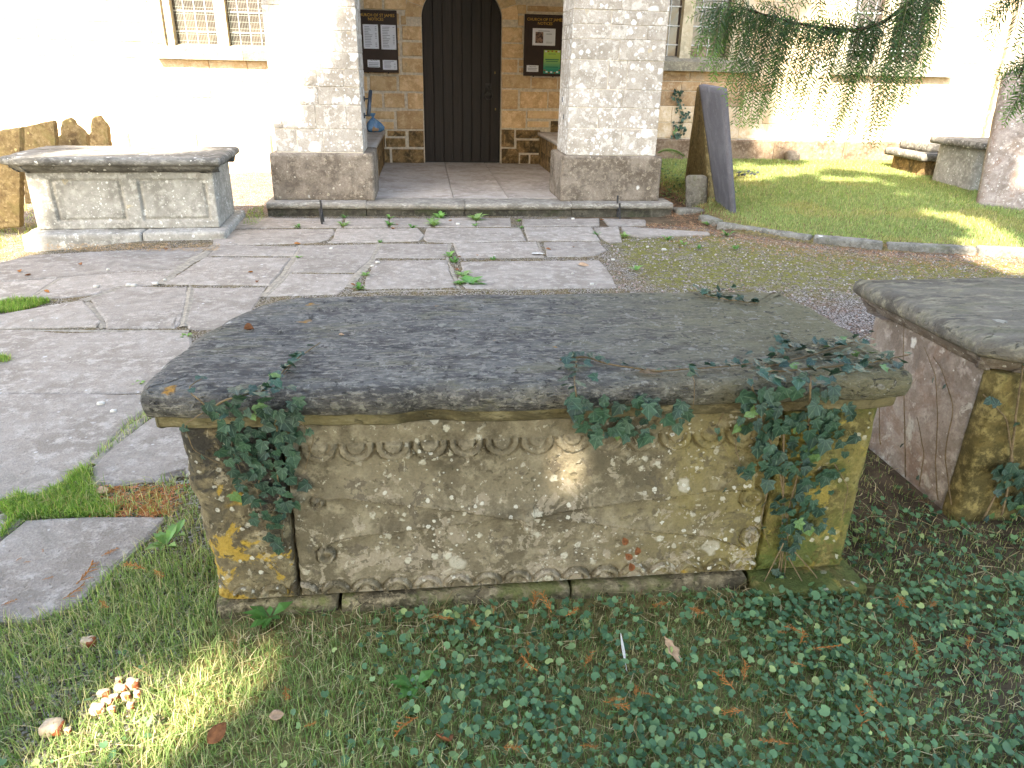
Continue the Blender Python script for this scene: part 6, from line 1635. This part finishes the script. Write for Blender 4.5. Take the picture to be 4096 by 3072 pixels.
deadleaf(G(*ZC(600, 420)) + [0, 0, .025], .12, .03, .1, M['pebble'], 'flat whitish leaf on the grey flagstone joint', 0, (.02, .02))
deadleaf(G(*ZB(390, 405)) + [0, 0, .022], .06, .02, .0, M['sprig'], 'small red brown leaf on the paving before the porch', 0)
for (fn, a, b) in ((ZB, 75, 745), (ZB, 1840, 530), (ZB, 1822, 635), (ZC, 910, 368), (ZC, 705, 378), (ZC, 200, 430), (ZA, 220, 445), (ZA, 310, 555), (ZA, 545, 370), (ZA, 140, 415), (ZB, 1300, 240), (ZB, 895, 770), (ZB, 1790, 200), (ZB, 1280, 275), (ZC, 1135, 165), (ZC, 1700, 375), (ZB, 30, 665), (ZA, 1145, 272)):
    q = G(*fn(a, b)); deadleaf(q + [0, 0, .024], rng.uniform(.03, .06), rng.uniform(.009, .016), rng.uniform(0, 6), M['mulch'] if rng.random() < .5 else M['sprig'], 'little withered brown leaf lying on the paving', 0, (.2, .1), .6, 'withered leaves on the paving')
for (a, b) in ((1375, 1180), (1350, 1195), (1360, 1215), (1345, 1160)): deadleaf(WO(a, b, 1.715), .03, .01, 0, M['mulch'], 'withered brown ivy leaf on a dead shoot stuck to the panel', 0, (1.4, rng.uniform(0, 2)), .9, 'withered leaves on the carved panel')
# feather
f = thing('feather', 'small white feather lying in the ground cover', 'feather', GO(1345, 1435) + [0, 0, .035])
c = GO(1345, 1435) + [0, 0, .04]; d = GO(1337, 1405) + [0, 0, .06] - c
V, F = tube([c - d * .9, c, c + d], [.0012, .001, .0004], 5); obj('quill', V, F, M['pebble'], f)
s = np.linspace(0, 1, 12); C = c + d * (s[:, None] * 1.5 - .5); sd = np.cross(d, [0, 0, 1.0]); sd /= np.linalg.norm(sd); w_ = .0035 * np.sin(math.pi * s ** .8)[:, None] + .0006
V = np.concatenate([C + sd * w_, C + [0, 0, .001], C - sd * w_]); F = [[r * 12 + j, r * 12 + j + 1, r * 12 + 13 + j, r * 12 + 12 + j] for r in range(2) for j in range(11)]; obj('vane', V, F, M['pebble'], f)
# broken fungus caps in the grass
def fungus(p, r, label, group=None, seed=0):
    t = thing('mushroom_piece', label, 'mushroom', p, group)
    q = np.array(p); V, F = rough_box(q[0] - r, q[0] + r, q[1] - r * .7, q[1] + r * .7, q[2] - .012, q[2] + r * .75, res=r * .35, r=r * .36, amp=r * .35, scale=1.4 / r, seed=seed); obj('flesh', V, F, M['fungus'], t, True)
    V, F = rough_box(q[0] - r * .1, q[0] + r * 1.12, q[1] - r * .78, q[1] + r * .55, q[2] - .01, q[2] + r * .62, res=r * .35, r=r * .3, amp=r * .3, scale=1.4 / r, seed=seed + 50); obj('cap_skin', V, F, M['fungus_skin'], t, True)
fungus(GO(118, 1588) + [0, 0, .02], .024, 'large broken mushroom cap with brown skin in the sunny grass', None, 1)
fungus(GO(195, 1402) + [0, 0, .025], .018, 'lone pale mushroom cap in the grass near the flagstone', None, 2)
for i, (a, b, r) in enumerate(((215, 1545, .016), (235, 1530, .012), (250, 1520, .011), (265, 1500, .014), (290, 1490, .016), (275, 1515, .01), (228, 1512, .014), (300, 1510, .008), (245, 1545, .009), (260, 1480, .008), (285, 1535, .008), (150, 1590, .008))): fungus(GO(a, b) + [0, 0, .02], r, 'small broken mushroom piece in the scattered heap on the grass', 'scattered mushroom pieces', 10 + i)
# pebbles on the paving
for (fn, a, b) in ((ZA, 880, 515), (ZA, 915, 517), (ZA, 1060, 505), (ZA, 1125, 477), (ZA, 220, 760), (ZA, 660, 525), (ZB, 1130, 577), (ZB, 1082, 607), (ZB, 720, 450), (ZC, 905, 562), (ZC, 1045, 642), (ZC, 1200, 458), (ZC, 800, 160), (ZC, 905, 155), (ZB, 1840, 232), (ZD, 615, 200), (ZD, 690, 245), (ZA, 740, 405), (ZC, 1455, 362), (ZC, 1575, 385)):
    q = G(*fn(a, b)); r = rng.uniform(.008, .016); V, F = rough_box(q[0] - r * 1.3, q[0] + r * 1.3, q[1] - r, q[1] + r, .014, .02 + r, res=r, r=r * .45, amp=r * .25, scale=.8 / r, seed=int(a))
    tag(obj('pebble', V, F, M['pebble'], None, True), 'small pale pebble lying loose on the paving', 'pebble', 'loose pebbles on the paving')
# dark clump on the lawn
q = G(2965, 740, .1); t = thing('feather_clump', 'small ragged dark clump lying on the lawn beside the slate slab', 'debris', q)
x = q[0] + rng.normal(0, .1, 60); y = q[1] + rng.normal(0, .06, 60); V, F, C = leaf_cloud(x, y, gzs(x, y) + rng.uniform(.03, .1, 60), rng.uniform(.02, .05, 60), ivyoutline(), cols(60, ['23272a', '30363a'], [1, 1])); obj('tuft', V, F, M['leaf'], t, False, C)
